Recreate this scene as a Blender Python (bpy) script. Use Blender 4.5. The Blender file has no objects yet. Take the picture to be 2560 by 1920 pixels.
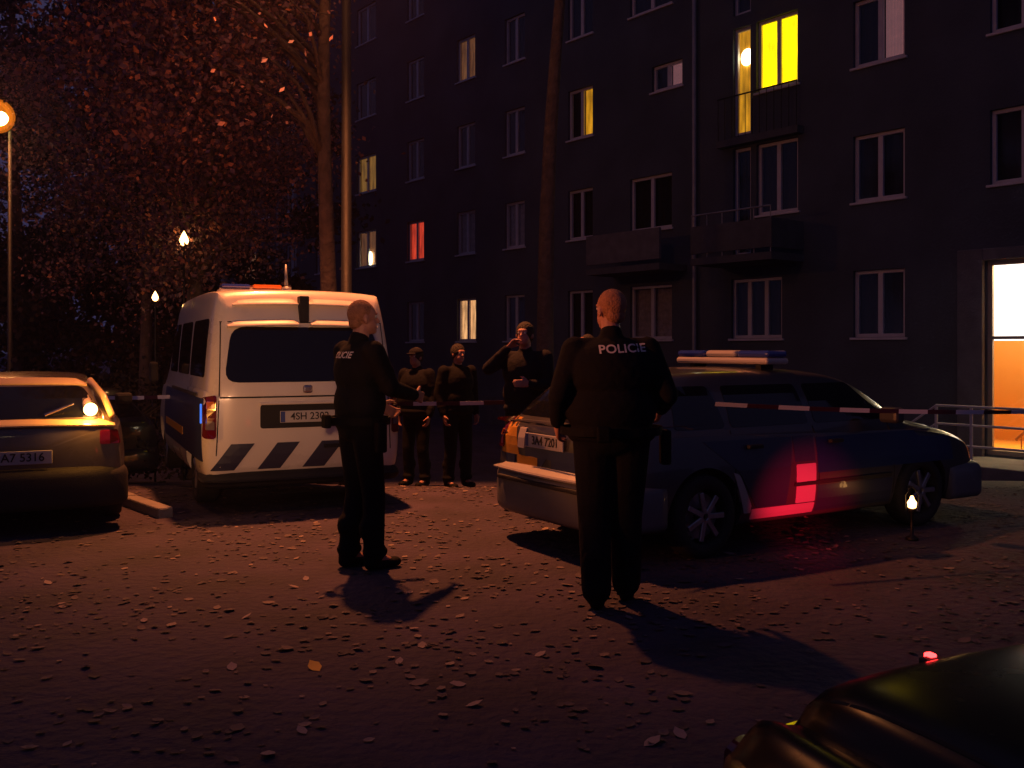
import bpy, bmesh, math, random
import numpy as np
from mathutils import Vector, Matrix
from mathutils.bvhtree import BVHTree

random.seed(7); rng = np.random.default_rng(7)
S = bpy.context.scene
COL = S.collection
R = math.radians

# ------------------------------------------------------------------ camera
CH = 1.55
FPX, CX, HY = 2400.0, 1280.0, 870.0
cam_d = bpy.data.cameras.new('camera'); cam = bpy.data.objects.new('camera', cam_d); COL.objects.link(cam)
cam.location = (0, 0, CH); cam.rotation_euler = (R(90), 0, 0)
cam_d.sensor_width = 36; cam_d.lens = 36 * FPX / 2560; cam_d.shift_y = -90 / 2560
cam_d.clip_start = .05; cam_d.clip_end = 600
S.camera = cam

# ------------------------------------------------------------------ night sky and exposure
W = bpy.data.worlds.new('World'); S.world = W; W.use_nodes = True
bg = W.node_tree.nodes['Background']
bg.inputs[0].default_value = (.36, .32, .80, 1); bg.inputs[1].default_value = .085
S.view_settings.view_transform = 'Standard'; S.view_settings.look = 'None'
S.view_settings.exposure = 0; S.view_settings.gamma = 1; S.view_settings.use_curve_mapping = False
S.cycles.max_bounces = 5; S.cycles.sample_clamp_indirect = 3; S.cycles.caustics_reflective = False
S.cycles.volume_bounces = 0
S.cycles.volume_step_rate = 4

SODIUM = (1, .265, .075)
WARM = (1, .44, .20)
LAMP_B = 5600; LAMP_BW = 130; LAMP_A = 150; LAMP_D = 1800; LAMP_C = 2300

def P(px, py, d):
    return Vector(((px - CX) / FPX * d, d, CH - (py - HY) / FPX * d))
def G(px, py):
    d = FPX * CH / (py - HY); return Vector(((px - CX) / FPX * d, d, 0))

# ------------------------------------------------------------------ materials
def mat(name, col, rough=.6, metal=0, bump=0, bscale=30, var=0, vscale=4, coat=0, emit=None, estr=0, spec=.5, island=None):
    m = bpy.data.materials.new(name); m.use_nodes = True
    nt = m.node_tree; b = nt.nodes['Principled BSDF']
    b.inputs['Base Color'].default_value = (*col, 1)
    b.inputs['Roughness'].default_value = rough; b.inputs['Metallic'].default_value = metal
    b.inputs['Coat Weight'].default_value = coat; b.inputs['Coat Roughness'].default_value = .06
    b.inputs['Specular IOR Level'].default_value = spec
    if emit: b.inputs['Emission Color'].default_value = (*emit, 1); b.inputs['Emission Strength'].default_value = estr
    tc = nt.nodes.new('ShaderNodeTexCoord')
    if var:
        n = nt.nodes.new('ShaderNodeTexNoise'); n.inputs['Scale'].default_value = vscale; n.inputs['Detail'].default_value = 6
        nt.links.new(tc.outputs['Object'], n.inputs['Vector'])
        r = nt.nodes.new('ShaderNodeMapRange'); r.inputs[1].default_value = .3; r.inputs[2].default_value = .7
        r.inputs[3].default_value = 1 - var; r.inputs[4].default_value = 1 + var
        nt.links.new(n.outputs['Fac'], r.inputs[0])
        mx = nt.nodes.new('ShaderNodeVectorMath'); mx.operation = 'SCALE'; mx.inputs[0].default_value = col
        nt.links.new(r.outputs[0], mx.inputs['Scale']); nt.links.new(mx.outputs[0], b.inputs['Base Color'])
        rr = nt.nodes.new('ShaderNodeMapRange'); rr.inputs[3].default_value = max(.02, rough - .12); rr.inputs[4].default_value = min(1, rough + .12)
        nt.links.new(n.outputs['Fac'], rr.inputs[0]); nt.links.new(rr.outputs[0], b.inputs['Roughness'])
    if island:
        g = nt.nodes.new('ShaderNodeNewGeometry'); cr = nt.nodes.new('ShaderNodeValToRGB')
        e = cr.color_ramp.elements
        for i, (p_, c_) in enumerate(island):
            el = e[i] if i < 2 else e.new(p_)
            el.position = p_; el.color = (*c_, 1)
        nt.links.new(g.outputs['Random Per Island'], cr.inputs[0]); nt.links.new(cr.outputs[0], b.inputs['Base Color'])
    if bump:
        n2 = nt.nodes.new('ShaderNodeTexNoise'); n2.inputs['Scale'].default_value = bscale; n2.inputs['Detail'].default_value = 8
        nt.links.new(tc.outputs['Object'], n2.inputs['Vector'])
        bp = nt.nodes.new('ShaderNodeBump'); bp.inputs['Strength'].default_value = bump; bp.inputs['Distance'].default_value = .03
        nt.links.new(n2.outputs['Fac'], bp.inputs['Height']); nt.links.new(bp.outputs[0], b.inputs['Normal'])
    return m

def emit_mat(name, col, s, folds=0, glow=None):
    """lit blind or curtain: emission with fold shading along x, optional hot spot (local x, z, radius, gain)"""
    m = bpy.data.materials.new(name); m.use_nodes = True; nt = m.node_tree
    b = nt.nodes['Principled BSDF']; b.inputs['Base Color'].default_value = (*[c * .5 for c in col], 1)
    b.inputs['Emission Color'].default_value = (*col, 1); b.inputs['Emission Strength'].default_value = s
    if folds:
        tc = nt.nodes.new('ShaderNodeTexCoord'); mp = nt.nodes.new('ShaderNodeMapping'); mp.inputs['Scale'].default_value = (folds, 1, .5)
        n = nt.nodes.new('ShaderNodeTexNoise'); n.inputs['Scale'].default_value = 3; n.inputs['Detail'].default_value = 3
        r = nt.nodes.new('ShaderNodeMapRange'); r.inputs[1].default_value = .35; r.inputs[2].default_value = .65
        r.inputs[3].default_value = s * .5; r.inputs[4].default_value = s * 1.25
        nt.links.new(tc.outputs['Object'], mp.inputs[0]); nt.links.new(mp.outputs[0], n.inputs['Vector'])
        nt.links.new(n.outputs['Fac'], r.inputs[0]); nt.links.new(r.outputs[0], b.inputs['Emission Strength'])
    return m

def glass_mat(name, tint=(.95, .96, .96), gloss=.05):
    m = bpy.data.materials.new(name); m.use_nodes = True; nt = m.node_tree
    for n in list(nt.nodes): nt.nodes.remove(n)
    o = nt.nodes.new('ShaderNodeOutputMaterial'); t = nt.nodes.new('ShaderNodeBsdfTransparent'); g = nt.nodes.new('ShaderNodeBsdfGlossy')
    t.inputs[0].default_value = (*tint, 1); g.inputs['Roughness'].default_value = gloss; g.inputs[0].default_value = (.8, .8, .8, 1)
    lw = nt.nodes.new('ShaderNodeLayerWeight'); pw_ = nt.nodes.new('ShaderNodeMath'); pw_.operation = 'POWER'; pw_.inputs[1].default_value = 4
    f = nt.nodes.new('ShaderNodeMath'); f.operation = 'MULTIPLY_ADD'; f.inputs[1].default_value = .6; f.inputs[2].default_value = .04
    nt.links.new(lw.outputs['Facing'], pw_.inputs[0]); nt.links.new(pw_.outputs[0], f.inputs[0])
    mx = nt.nodes.new('ShaderNodeMixShader')
    nt.links.new(f.outputs[0], mx.inputs[0]); nt.links.new(t.outputs[0], mx.inputs[1]); nt.links.new(g.outputs[0], mx.inputs[2]); nt.links.new(mx.outputs[0], o.inputs[0])
    return m

M = dict(
    ground=mat('asphalt paving', (.046, .033, .058), .9, bump=1.0, bscale=14, var=.45, vscale=1.3),
    kerb=mat('kerb stone', (.22, .2, .19), .8, bump=.5, var=.2),
    wall=mat('render wall', (.062, .078, .10), .95, bump=.4, bscale=18, var=.25, vscale=.7),
    pale=mat('pale plaster', (.13, .125, .14), .9, bump=.3, var=.2),
    concrete=mat('balcony concrete', (.08, .085, .095), .9, bump=.4, var=.2),
    frame=mat('white window frame', (.58, .57, .62), .5, var=.08, bump=.05),
    frame2=mat('grey door frame', (.35, .3, .26), .5, metal=.2),
    roomdark=mat('unlit room', (.012, .011, .012), .9),
    netcurtain=mat('net curtain', (.40, .34, .33), .9, bump=.9, bscale=9, var=.25, vscale=9),
    blind=mat('pinkish blind', (.65, .38, .36), .9, bump=.5, bscale=9, var=.2, vscale=6, emit=(.75, .35, .38), estr=.17),
    pane=glass_mat('window glass'),
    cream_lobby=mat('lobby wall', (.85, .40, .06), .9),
    white_lobby=mat('lobby white wall', (.9, .85, .7), .9),
    steel=mat('galvanised steel', (.33, .33, .35), .5, metal=.6, bump=.1, var=.15),
    pole=mat('lamp post paint', (.012, .013, .018), .6, metal=.2, bump=.2, var=.2),
    dark_metal=mat('dark metal', (.012, .012, .014), .5, metal=.5),
    tyre=mat('tyre rubber', (.018, .018, .018), .85, bump=.2, bscale=60),
    rim=mat('wheel alloy', (.33, .33, .36), .35, metal=.8, var=.15, vscale=12),
    hub=mat('wheel hub', (.6, .55, .55), .25, metal=1),
    wellblack=mat('wheel arch liner', (.01, .01, .01), .9),
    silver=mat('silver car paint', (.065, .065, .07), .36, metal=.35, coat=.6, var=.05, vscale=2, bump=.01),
    bluefilm=mat('blue reflective film', (.006, .02, .09), .5, coat=.1),
    yellowfilm=mat('yellow reflective film', (.65, .30, .02), .45, coat=.2),
    whitefilm=mat('white reflective film', (.6, .55, .5), .5),
    darkfilm=mat('dark blue stripe film', (.022, .028, .065), .4, coat=.3),
    vanwhite=mat('cream white van paint', (.74, .68, .60), .30, coat=.6, var=.05, vscale=3),
    greycar=mat('silver grey car paint', (.11, .095, .085), .30, metal=.25, coat=.8, var=.05),
    darkcar=mat('dark car paint', (.012, .012, .018), .30, coat=1, var=.1),
    foredark=mat('black blue car paint', (.004, .004, .006), .26, coat=0, spec=.28, var=.15, vscale=3, bump=.015, bscale=4),
    carglass=mat('car window glass', (.006, .007, .009), .06, spec=.6),
    blackplastic=mat('black bumper plastic', (.012, .012, .013), .75, bump=.2, bscale=90),
    litsilver=mat('lighter silver of the lit shape', (.38, .36, .36), .4, coat=.4),  # lighter copy of the body silver, painting the red-lit shape
    litedge=mat('beige for lit edges', (.75, .58, .30), .3, coat=.8),  # paler than the body, paints the orange lamplight along its edges
    bumpertop=mat('lit bumper top', (.42, .40, .38), .4, coat=.4),  # lighter copy of the bumper grey, paints the lit streak on top
    greyplastic=mat('grey bumper', (.12, .12, .13), .5, coat=.2, var=.1),
    lensred=mat('red lamp lens', (.12, .004, .010), .15, coat=1),
    lensclear=mat('clear lamp lens', (.16, .12, .13), .1, coat=1),
    lensorange=mat('orange lamp lens', (.6, .15, .01), .15, coat=1),
    plate=mat('number plate white', (.50, .48, .46), .6),
    plateblue=mat('number plate blue band', (.02, .05, .25), .5),
    print_black=mat('printed characters', (.02, .02, .02), .7),
    barwhite=mat('light bar housing', (.45, .42, .42), .35, coat=.5),
    barblue=mat('light bar blue dome', (.02, .04, .30), .15, coat=1),
    skin=mat('skin', (.42, .20, .15), .55, bump=.1, bscale=50, var=.12, vscale=18),
    hair=mat('cropped hair', (.36, .16, .09), .85, bump=.7, bscale=90, var=.2, vscale=30),
    hairdark=mat('dark hair', (.02, .014, .01), .8, bump=.8, bscale=60),
    uniform=mat('black uniform cloth', (.0065, .0065, .009), .9, bump=.8, bscale=7, var=.3, vscale=5, spec=.15),
    cloth1=mat('dark jacket cloth', (.006, .006, .009), .9, bump=.8, bscale=7, spec=.2),
    cloth2=mat('charcoal trousers cloth', (.005, .005, .006), .9, bump=.6, bscale=7, spec=.2),
    cloth3=mat('grey jacket cloth', (.012, .011, .016), .9, bump=.8, bscale=7, spec=.2),
    boot=mat('black boot leather', (.005, .005, .005), .75, bump=.2, spec=.15),
    reflet=mat('grey reflective letters', (.55, .50, .53), .5),
    eye=mat('eye', (.6, .58, .55), .2),
    tapewhite=mat('white tape', (.80, .76, .84), .45),
    tapered=mat('red tape', (.06, .010, .025), .5),
    bark=mat('tree bark', (.105, .075, .062), .95, bump=1, bscale=16, var=.3, vscale=7),
    leaf=mat('autumn foliage', (.1, .05, .02), .8, island=[(0, (.07, .05, .07)), (.5, (.18, .10, .13)), (.85, (.32, .15, .14)), (1, (.65, .26, .14))]),
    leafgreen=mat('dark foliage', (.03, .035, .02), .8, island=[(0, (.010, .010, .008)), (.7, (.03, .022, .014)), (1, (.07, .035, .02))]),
    fallen=mat('fallen leaves', (.1, .05, .03), .8, island=[(0, (.045, .034, .045)), (.6, (.075, .055, .065)), (.9, (.14, .10, .10)), (1, (.30, .22, .18))]),
    fallenpale=mat('pale fallen leaf', (.30, .22, .20), .8, var=.2, vscale=30),
    fallenyellow=mat('yellow fallen leaf', (.75, .42, .05), .7),
    bulb=emit_mat('sodium bulb', (1, .62, .16), 60),
    bulbc=emit_mat('warm bulb', (1, .72, .36), 6),
    flame=emit_mat('lantern light', (1, .48, .14), 12),
    stop=emit_mat('lit stop lamp', (1, .03, .03), 9),
    blueglint=emit_mat('glowing blue glint', (.05, .22, 1), .9),  # glow standing in for a blue reflection, no lamp of the van
    roomlamp=emit_mat('room lamp', (1, .93, .55), 6),
    yellowblind=emit_mat('yellow lit curtain', (1, .66, .0), 3.0, folds=2.5),
    amberblind=emit_mat('amber lit curtain', (1, .45, .02), .6, folds=3),
    ochreblind=emit_mat('dim ochre lit curtain', (.8, .38, .07), .26, folds=4),
    redblind=emit_mat('red lit curtain', (1, .08, .03), .65, folds=4),
    warmblind=emit_mat('warm white lit blind', (1, .50, .20), .95, folds=3),
    dimblind=emit_mat('dim brown lit curtain', (.8, .32, .12), .16, folds=4),
)

# ------------------------------------------------------------------ mesh helpers
def link(o, parent=None):
    COL.objects.link(o)
    if parent is not None: o.parent = parent
    return o

def mk(name, verts, faces, m, parent=None, smooth=False):
    me = bpy.data.meshes.new(name); me.from_pydata([tuple(v) for v in verts], [], [tuple(f) for f in faces])
    me.materials.append(m); me.update()
    if smooth: me.polygons.foreach_set('use_smooth', [True] * len(me.polygons))
    return link(bpy.data.objects.new(name, me), parent)

def from_bm(name, bm, m, parent=None, smooth=False):
    bmesh.ops.recalc_face_normals(bm, faces=bm.faces)
    me = bpy.data.meshes.new(name); bm.to_mesh(me); bm.free()
    for x in (m if isinstance(m, (list, tuple)) else [m]): me.materials.append(x)
    if smooth: me.polygons.foreach_set('use_smooth', [True] * len(me.polygons))
    return link(bpy.data.objects.new(name, me), parent)

def inst(src, name, parent=None, loc=None, rot=None, scale=None):
    o = bpy.data.objects.new(name, src.data if hasattr(src, 'data') else src); link(o, parent)
    if loc is not None: o.location = loc
    if rot is not None: o.rotation_euler = rot
    if scale is not None: o.scale = scale
    return o

def tag(o, label, cat, group=None, kind=None):
    if label: o['label'] = label
    if cat: o['category'] = cat
    if group: o['group'] = group
    if kind: o['kind'] = kind
    return o

def thing(name, label, cat, loc=(0, 0, 0), rz=0, group=None):
    o = bpy.data.objects.new(name, None); o.empty_display_size = .2; COL.objects.link(o)
    o.location = loc; o.rotation_euler = (0, 0, rz); tag(o, label, cat, group); return o

def box(bm, x0, x1, y0, y1, z0, z1, bev=0, seg=2, mtx=None):
    r = bmesh.ops.create_cube(bm, size=1)
    vs = r['verts']
    for v in vs:
        v.co = Vector(((x0 + x1) / 2 + v.co.x * (x1 - x0), (y0 + y1) / 2 + v.co.y * (y1 - y0), (z0 + z1) / 2 + v.co.z * (z1 - z0)))
    if bev:
        es = list({e for v in vs for e in v.link_edges})
        rr = bmesh.ops.bevel(bm, geom=es, offset=bev, segments=seg, affect='EDGES', profile=.5)
        vs = list({v for f in rr['faces'] for v in f.verts} | {v for v in vs if v.is_valid})
    if mtx is not None: bmesh.ops.transform(bm, matrix=mtx, verts=vs)
    return vs

def boxo(name, x0, x1, y0, y1, z0, z1, m, parent=None, bev=0, seg=2):
    bm = bmesh.new(); box(bm, x0, x1, y0, y1, z0, z1, bev, seg)
    return from_bm(name, bm, m, parent)

def tube(bm, pts, rad, n=10, cap=True):
    pts = [Vector(p) for p in pts]
    if not isinstance(rad, (list, tuple)): rad = [rad] * len(pts)
    rings = []; prev = None
    for i, p in enumerate(pts):
        t = (pts[min(i + 1, len(pts) - 1)] - pts[max(i - 1, 0)]).normalized()
        a = t.cross(Vector((0, 0, 1))) if abs(t.z) < .95 else t.cross(Vector((1, 0, 0)))
        a.normalize()
        if prev is not None:
            a = (prev - t * prev.dot(t)).normalized()
        prev = a; b = t.cross(a)
        rings.append([bm.verts.new(p + (a * math.cos(2 * math.pi * k / n) + b * math.sin(2 * math.pi * k / n)) * rad[i]) for k in range(n)])
    for i in range(len(rings) - 1):
        for k in range(n):
            bm.faces.new((rings[i][k], rings[i][(k + 1) % n], rings[i + 1][(k + 1) % n], rings[i + 1][k]))
    if cap:
        bm.faces.new(rings[0][::-1]); bm.faces.new(rings[-1])

def lathe(bm, prof, n=32, axis='z', mtx=None):
    """prof: (r, h) pairs; closed with poles where r == 0"""
    rings = []
    for r, h in prof:
        if r < 1e-5: rings.append([bm.verts.new((0, 0, h))])
        else: rings.append([bm.verts.new((r * math.cos(2 * math.pi * k / n), r * math.sin(2 * math.pi * k / n), h)) for k in range(n)])
    for a, b in zip(rings, rings[1:]):
        for k in range(n):
            k2 = (k + 1) % n
            if len(a) == 1 and len(b) == 1: continue
            if len(a) == 1: bm.faces.new((a[0], b[k2], b[k]))
            elif len(b) == 1: bm.faces.new((a[k], a[k2], b[0]))
            else: bm.faces.new((a[k], a[k2], b[k2], b[k]))
    vs = [v for r in rings for v in r]
    if axis == 'y': bmesh.ops.transform(bm, matrix=Matrix.Rotation(R(90), 4, 'X'), verts=vs)
    if mtx is not None: bmesh.ops.transform(bm, matrix=mtx, verts=vs)
    return vs

def evaluated(o):
    dg = bpy.context.evaluated_depsgraph_get(); dg.update()
    return bpy.data.meshes.new_from_object(o.evaluated_get(dg))

def text_obj(name, body, size, m, parent, loc, rot, ext=.002, xs=1, space=1):
    c = bpy.data.curves.new(name, 'FONT'); c.body = body; c.size = size; c.extrude = ext; c.offset = size * .012
    c.align_x = 'CENTER'; c.align_y = 'CENTER'; c.space_character = space
    t = bpy.data.objects.new('tmp', c); COL.objects.link(t)
    me = evaluated(t); bpy.data.objects.remove(t)
    me.materials.clear(); me.materials.append(m)
    o = link(bpy.data.objects.new(name, me), parent); o.location = loc; o.rotation_euler = rot; o.scale = (xs, 1, 1)
    return o

# ------------------------------------------------------------------ setting: ground
def ground_z(y):
    return 0.0 if y < 10.5 else -min(.8, (y - 10.5) * .12)
gv, gf = [], []
ys = [-60, -20, -5, 0, 3, 6, 9, 10.5] + [10.5 + k * .5 for k in range(1, 15)] + [20, 30, 60, 140, 400]
xs = [-300, -60, -20, -8, -2, 4, 10, 20, 60, 300]
for y in ys:
    for x in xs: gv.append((x, y, ground_z(y)))
nx = len(xs)
for j in range(len(ys) - 1):
    for i in range(nx - 1):
        a = j * nx + i; gf.append((a, a + 1, a + nx + 1, a + nx))
ground = mk('ground', gv, gf, M['ground'], smooth=True); ground['kind'] = 'structure'

kb = bmesh.new()
p0, p1 = Vector((-6.2, 12.3, 0)), Vector((-3.15, 8.75, 0)); dv = (p1 - p0); L = dv.length; n = 5
kerb = bpy.data.objects.new('kerb', None); COL.objects.link(kerb); kerb['kind'] = 'structure'
kerb.location = p0 + Vector((0, 0, -.12)); kerb.rotation_euler = (0, 0, math.atan2(dv.y, dv.x))
bm = bmesh.new(); box(bm, 0, L / n - .012, -.07, .07, 0, .22, .015)
ks = from_bm('kerb_stone', bm, M['kerb'], kerb)
for i in range(1, n): inst(ks, 'kerb_stone', kerb, (i * L / n, 0, random.uniform(-.006, .006)))

# ------------------------------------------------------------------ setting: apartment building
BA = Vector((7.5, 19.5, 0)); BR = math.atan2(-.784, .62)
def lx(px):
    r = (px - CX) / FPX; return (19.5 * r - 7.5) / (.62 + .784 * r)
bld = thing('apartment_building', 'long dark four storey apartment block with scattered lit windows behind the police cars', 'building', (BA.x, BA.y, -.9), BR)
BZ = .9  # local z = world z + BZ
SILL, ST, WH = 1.77 + BZ, 2.8, 1.38
openings = []   # (x0,x1,z0,z1,style)
cols = [(2475, 2642), (2133, 2262), (1575, 1680), (1420, 1482), (1262, 1312), (1142, 1188), (1018, 1060), (892, 940), (790, 822), (715, 742), (655, 678), (603, 640), (540, 562), (500, 518)]
lit = {(2, 1): None}
style = {}
style[(2475, 0)] = 'skip'
style[(1575, 0)] = 'net'; style[(1142, 1)] = 'net'; style[(1018, 1)] = 'red'; style[(1142, 3)] = 'dim'; style[(1262, 1)] = 'netdim'; style[(892, 2)] = 'ochre'; style[(892, 1)] = 'amberlow'
style[(1142, 0)] = 'skip'; style[(1575, 2)] = 'skip'; style[(1420, 2)] = 'half_amber'; style[(2133, 2)] = 'half_blind'; style[(603, 1)] = 'dim'
for k in range(5):
    for (a, b) in cols:
        st = style.get((a, k), 'dark')
        if st == 'skip': continue
        x0, x1 = lx(a), lx(b)
        openings.append((x0, x1, SILL + ST * k, SILL + ST * k + WH, st))
openings.append((lx(1143), lx(1190), SILL, SILL + WH, 'warm'))
openings.append((lx(1158), lx(1180) , SILL + ST * 3.02, SILL + ST * 3.02 + .95, 'dim')) if False else None
# balcony column: door and double window above, three part window on the ground floor
BX0, BXm, BX1 = lx(1833), lx(1886), lx(1995)
openings.append((lx(1828), lx(1955), SILL, SILL + WH, 'dark3'))
for k in range(1, 5):
    s = {2: 'bright'}.get(k, 'dark')
    openings.append((BXm + .06, BX1, SILL + ST * k, SILL + ST * k + 1.62, 'yellow' if s == 'bright' else 'dark'))
    openings.append((BX0, BXm - .1, SILL + ST * k - .88, SILL + ST * k + 1.62, 'yellowdoor' if s == 'bright' else 'darkdoor'))
DX0, DX1, DZ0, DZ1 = 2.12, 4.2, -.43 + BZ, 3.17 + BZ
openings.append((DX0, DX1, DZ0, DZ1, 'entrance'))
openings.append((lx(1630), lx(1706), 8.05 + BZ, 8.05 + BZ + .66, 'stairwell'))
WX0, WX1, WZ1 = -52, 14, 17.2
bx = sorted({round(v, 4) for o in openings for v in o[:2]} | {WX0, WX1}); bz = sorted({round(v, 4) for o in openings for v in o[2:4]} | {0.0, WZ1})
wv, wf, idx = [], [], {}
def vid(x, y, z):
    k = (round(x, 4), round(y, 4), round(z, 4))
    if k not in idx: idx[k] = len(wv); wv.append(k)
    return idx[k]
for i in range(len(bx) - 1):
    for j in range(len(bz) - 1):
        cx_, cz_ = (bx[i] + bx[i + 1]) / 2, (bz[j] + bz[j + 1]) / 2
        if any(o[0] < cx_ < o[1] and o[2] < cz_ < o[3] for o in openings): continue
        wf.append((vid(bx[i], 0, bz[j]), vid(bx[i + 1], 0, bz[j]), vid(bx[i + 1], 0, bz[j + 1]), vid(bx[i], 0, bz[j + 1])))
for o in openings:
    a, b, c, d = o[:4]
    for (p, q) in (((a, c), (b, c)), ((b, c), (b, d)), ((b, d), (a, d)), ((a, d), (a, c))):
        wf.append((vid(p[0], 0, p[1]), vid(q[0], 0, q[1]), vid(q[0], .22, q[1]), vid(p[0], .22, p[1])))
D_ = 11
for q in (((WX0, 0), (WX0, D_)), ((WX1, 0), (WX1, D_)), ((WX0, D_), (WX1, D_))):
    (xa, ya), (xb, yb) = q
    wf.append((vid(xa, ya, 0), vid(xb, yb, 0), vid(xb, yb, WZ1), vid(xa, ya, WZ1)))
mk('wall', wv, wf, M['wall'], bld)
boxo('roof', WX0 - .4, WX1 + .4, -.4, D_ + .4, WZ1, WZ1 + .35, M['concrete'], bld)
boxo('plinth', WX0, DX0 - .5, -.05, -.001, 0, .95, M['concrete'], bld)

def frame_bm(w, h, n, t=.075, rail=None):
    bm = bmesh.new()
    box(bm, 0, w, .06, .13, 0, t, .006, 1); box(bm, 0, w, .06, .13, h - t, h, .006, 1)
    box(bm, 0, t, .062, .128, t - .002, h - t + .002); box(bm, w - t, w, .062, .128, t - .002, h - t + .002)
    for i in range(1, n): box(bm, w * i / n - .055, w * i / n + .055, .058, .126, t - .001, h - t + .001, .006, 1)
    if rail: box(bm, t, w - t, .066, .124, rail - .03, rail + .03)
    return bm
fcache = {}
def window(x0, x1, z0, z1, st):
    w, h = x1 - x0, z1 - z0
    n = 3 if st == 'dark3' else (1 if 'door' in st or w < .8 else 2)
    key = (round(w, 2), round(h, 2), n)
    if key not in fcache:
        fcache[key] = (from_bm('window', frame_bm(w, h, n), M['frame']),)
        f0 = fcache[key][0]; f0.parent = bld
        pm = boxo('pane', 0, (w - .15) / n - .06, 0, .008, 0, h - .16, M['pane'])
        cm = mk('curtain', *curtain(w, h), M['roomdark'], smooth=True)
        sm = boxo('sill', -.06, w + .06, -.07, .05, -.055, -.005, M['frame'], bev=.01)
        fcache[key] = (f0, pm.data, cm.data, sm.data)
        for o in (pm, cm, sm): bpy.data.objects.remove(o)
        f = f0; f.location = (x0, .02, z0)
    else:
        f = inst(fcache[key][0].data, 'window', bld, (x0, .02, z0))
    _, pm, cm, sm = fcache[key]
    for i in range(n):
        inst(pm, 'pane', f, (.075 + (w - .15) * i / n + .03, .09, .08))
    c = inst(cm, 'curtain', f, (0, .19, 0))
    mats = dict(net='netcurtain', netdim='netcurtain', red='redblind', ochre='ochreblind', amberlow='dimblind', dim='dimblind', warm='warmblind', yellow='yellowblind', yellowdoor='amberblind').get(st, 'roomdark')
    def setmat(o, mm):
        o.data = o.data.copy(); o.data.materials.clear(); o.data.materials.append(M[mm])
    if mats != 'roomdark': setmat(c, mats)
    if st in ('half_amber', 'half_blind', 'stairwell'):
        mm = {'half_amber': 'amberblind', 'half_blind': 'blind', 'stairwell': 'blind'}[st]
        cc = mk('curtain', *curtain(w * .40, h * .92), M[mm], f, smooth=True); cc.location = (w * .56, .15, .05)
    if st in ('amberlow',):
        bm = bmesh.new(); bmesh.ops.create_uvsphere(bm, u_segments=12, v_segments=8, radius=.12); bmesh.ops.scale(bm, vec=(1, .5, 2.2), verts=bm.verts)
        o = from_bm('room_lamp', bm, M['roomlamp'], f, True); o.location = (w * .55, .13, .33)
    if st == 'yellowdoor':
        bm = bmesh.new(); bmesh.ops.create_uvsphere(bm, u_segments=16, v_segments=10, radius=.2); bmesh.ops.scale(bm, vec=(.9, .2, 1), verts=bm.verts)
        o = from_bm('room_lamp', bm, M['roomlamp'], f, True); o.location = (w * .55, .14, h * .73)
    if 'door' not in st: inst(sm, 'sill', f)
    return f
def curtain(w, h):
    vs, fs = [], []; n = 22
    for i in range(n + 1):
        x = w * i / n; y = .022 * math.sin(i * 1.9) + .008 * math.sin(i * .7)
        vs += [(x, y, 0), (x, y, h)]
    for i in range(n): fs.append((2 * i, 2 * i + 2, 2 * i + 3, 2 * i + 1))
    return vs, fs
for o in openings:
    if o[4] != 'entrance': window(*o)

# balconies
for k in (1, 2):
    zb = SILL + ST * k - .98; yo = -1.15 if k == 1 else -.24
    bal = boxo('balcony', BX0 - .3, BX1 + .15, yo, -.002, zb - .16, zb, M['concrete'], bld)
    if k == 1:
        boxo('parapet', BX0 - .3, BX1 + .15, -1.15, -1.08, zb + .1, zb + .72, M['concrete'], bal)
        boxo('parapet', BX1 + .08, BX1 + .15, -1.075, -.01, zb + .1, zb + .72, M['concrete'], bal)
    bm = bmesh.new(); tube(bm, [(BX0 - .3, yo + .04, zb + .98), (BX1 + .11, yo + .04, zb + .98)], .02, 8)
    for i in range(12 if k == 2 else 6):
        x = BX0 - .28 + (BX1 - BX0 + .38) * i / (11 if k == 2 else 5); tube(bm, [(x, yo + .04, zb), (x, yo + .04, zb + .98)], .009 if k == 2 else .013, 6)
    from_bm('railing', bm, M['dark_metal' if k == 2 else 'steel'], bal)
bx3 = lx(1575) - .6, lx(1680) + .5
for k in (1,):
    zb = SILL + ST * k - .98
    bal = boxo('balcony', bx3[0], bx3[1], -1.0, -.002, zb - .16, zb, M['concrete'], bld)
    boxo('parapet', bx3[0], bx3[1], -1.0, -.93, zb + .1, zb + .85, M['pale'], bal)
bm = bmesh.new(); tube(bm, [(lx(1742), -.09, 0), (lx(1742), -.09, WZ1)], .055, 10); from_bm('drainpipe', bm, M['steel'], bld)
bm = bmesh.new(); tube(bm, [(lx(700), -.09, 0), (lx(700), -.09, WZ1)], .055, 10); from_bm('drainpipe', bm, M['steel'], bld)
# pale door surround and side strip
boxo('door_surround', DX0 - .5, DX0 - .02, -.12, -.002, 0, DZ1 + .22, M['pale'], bld, bev=.02)
boxo('door_surround', DX0 - .02, DX1 + .3, -.12, -.002, DZ1, DZ1 + .22, M['pale'], bld, bev=.02)
# entrance glazing
ent = from_bm('entrance_door', frame_bm(DX1 - DX0, DZ1 - DZ0, 2, .09, 2.17), M['frame2'], bld); ent.location = (DX0, -.02, DZ0)
w2 = (DX1 - DX0) / 2
for i in (0, 1):
    boxo('pane', i * w2 + .09, (i + 1) * w2 - .06, .09, .098, .1, 2.13, M['pane'], ent)
    boxo('pane', i * w2 + .09, (i + 1) * w2 - .06, .09, .098, 2.21, DZ1 - DZ0 - .1, M['pane'], ent)
bm = bmesh.new(); tube(bm, [(w2 - .14, .02, .8), (w2 - .14, .02, 1.3)], .018, 8); from_bm('handle', bm, M['steel'], ent)
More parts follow.
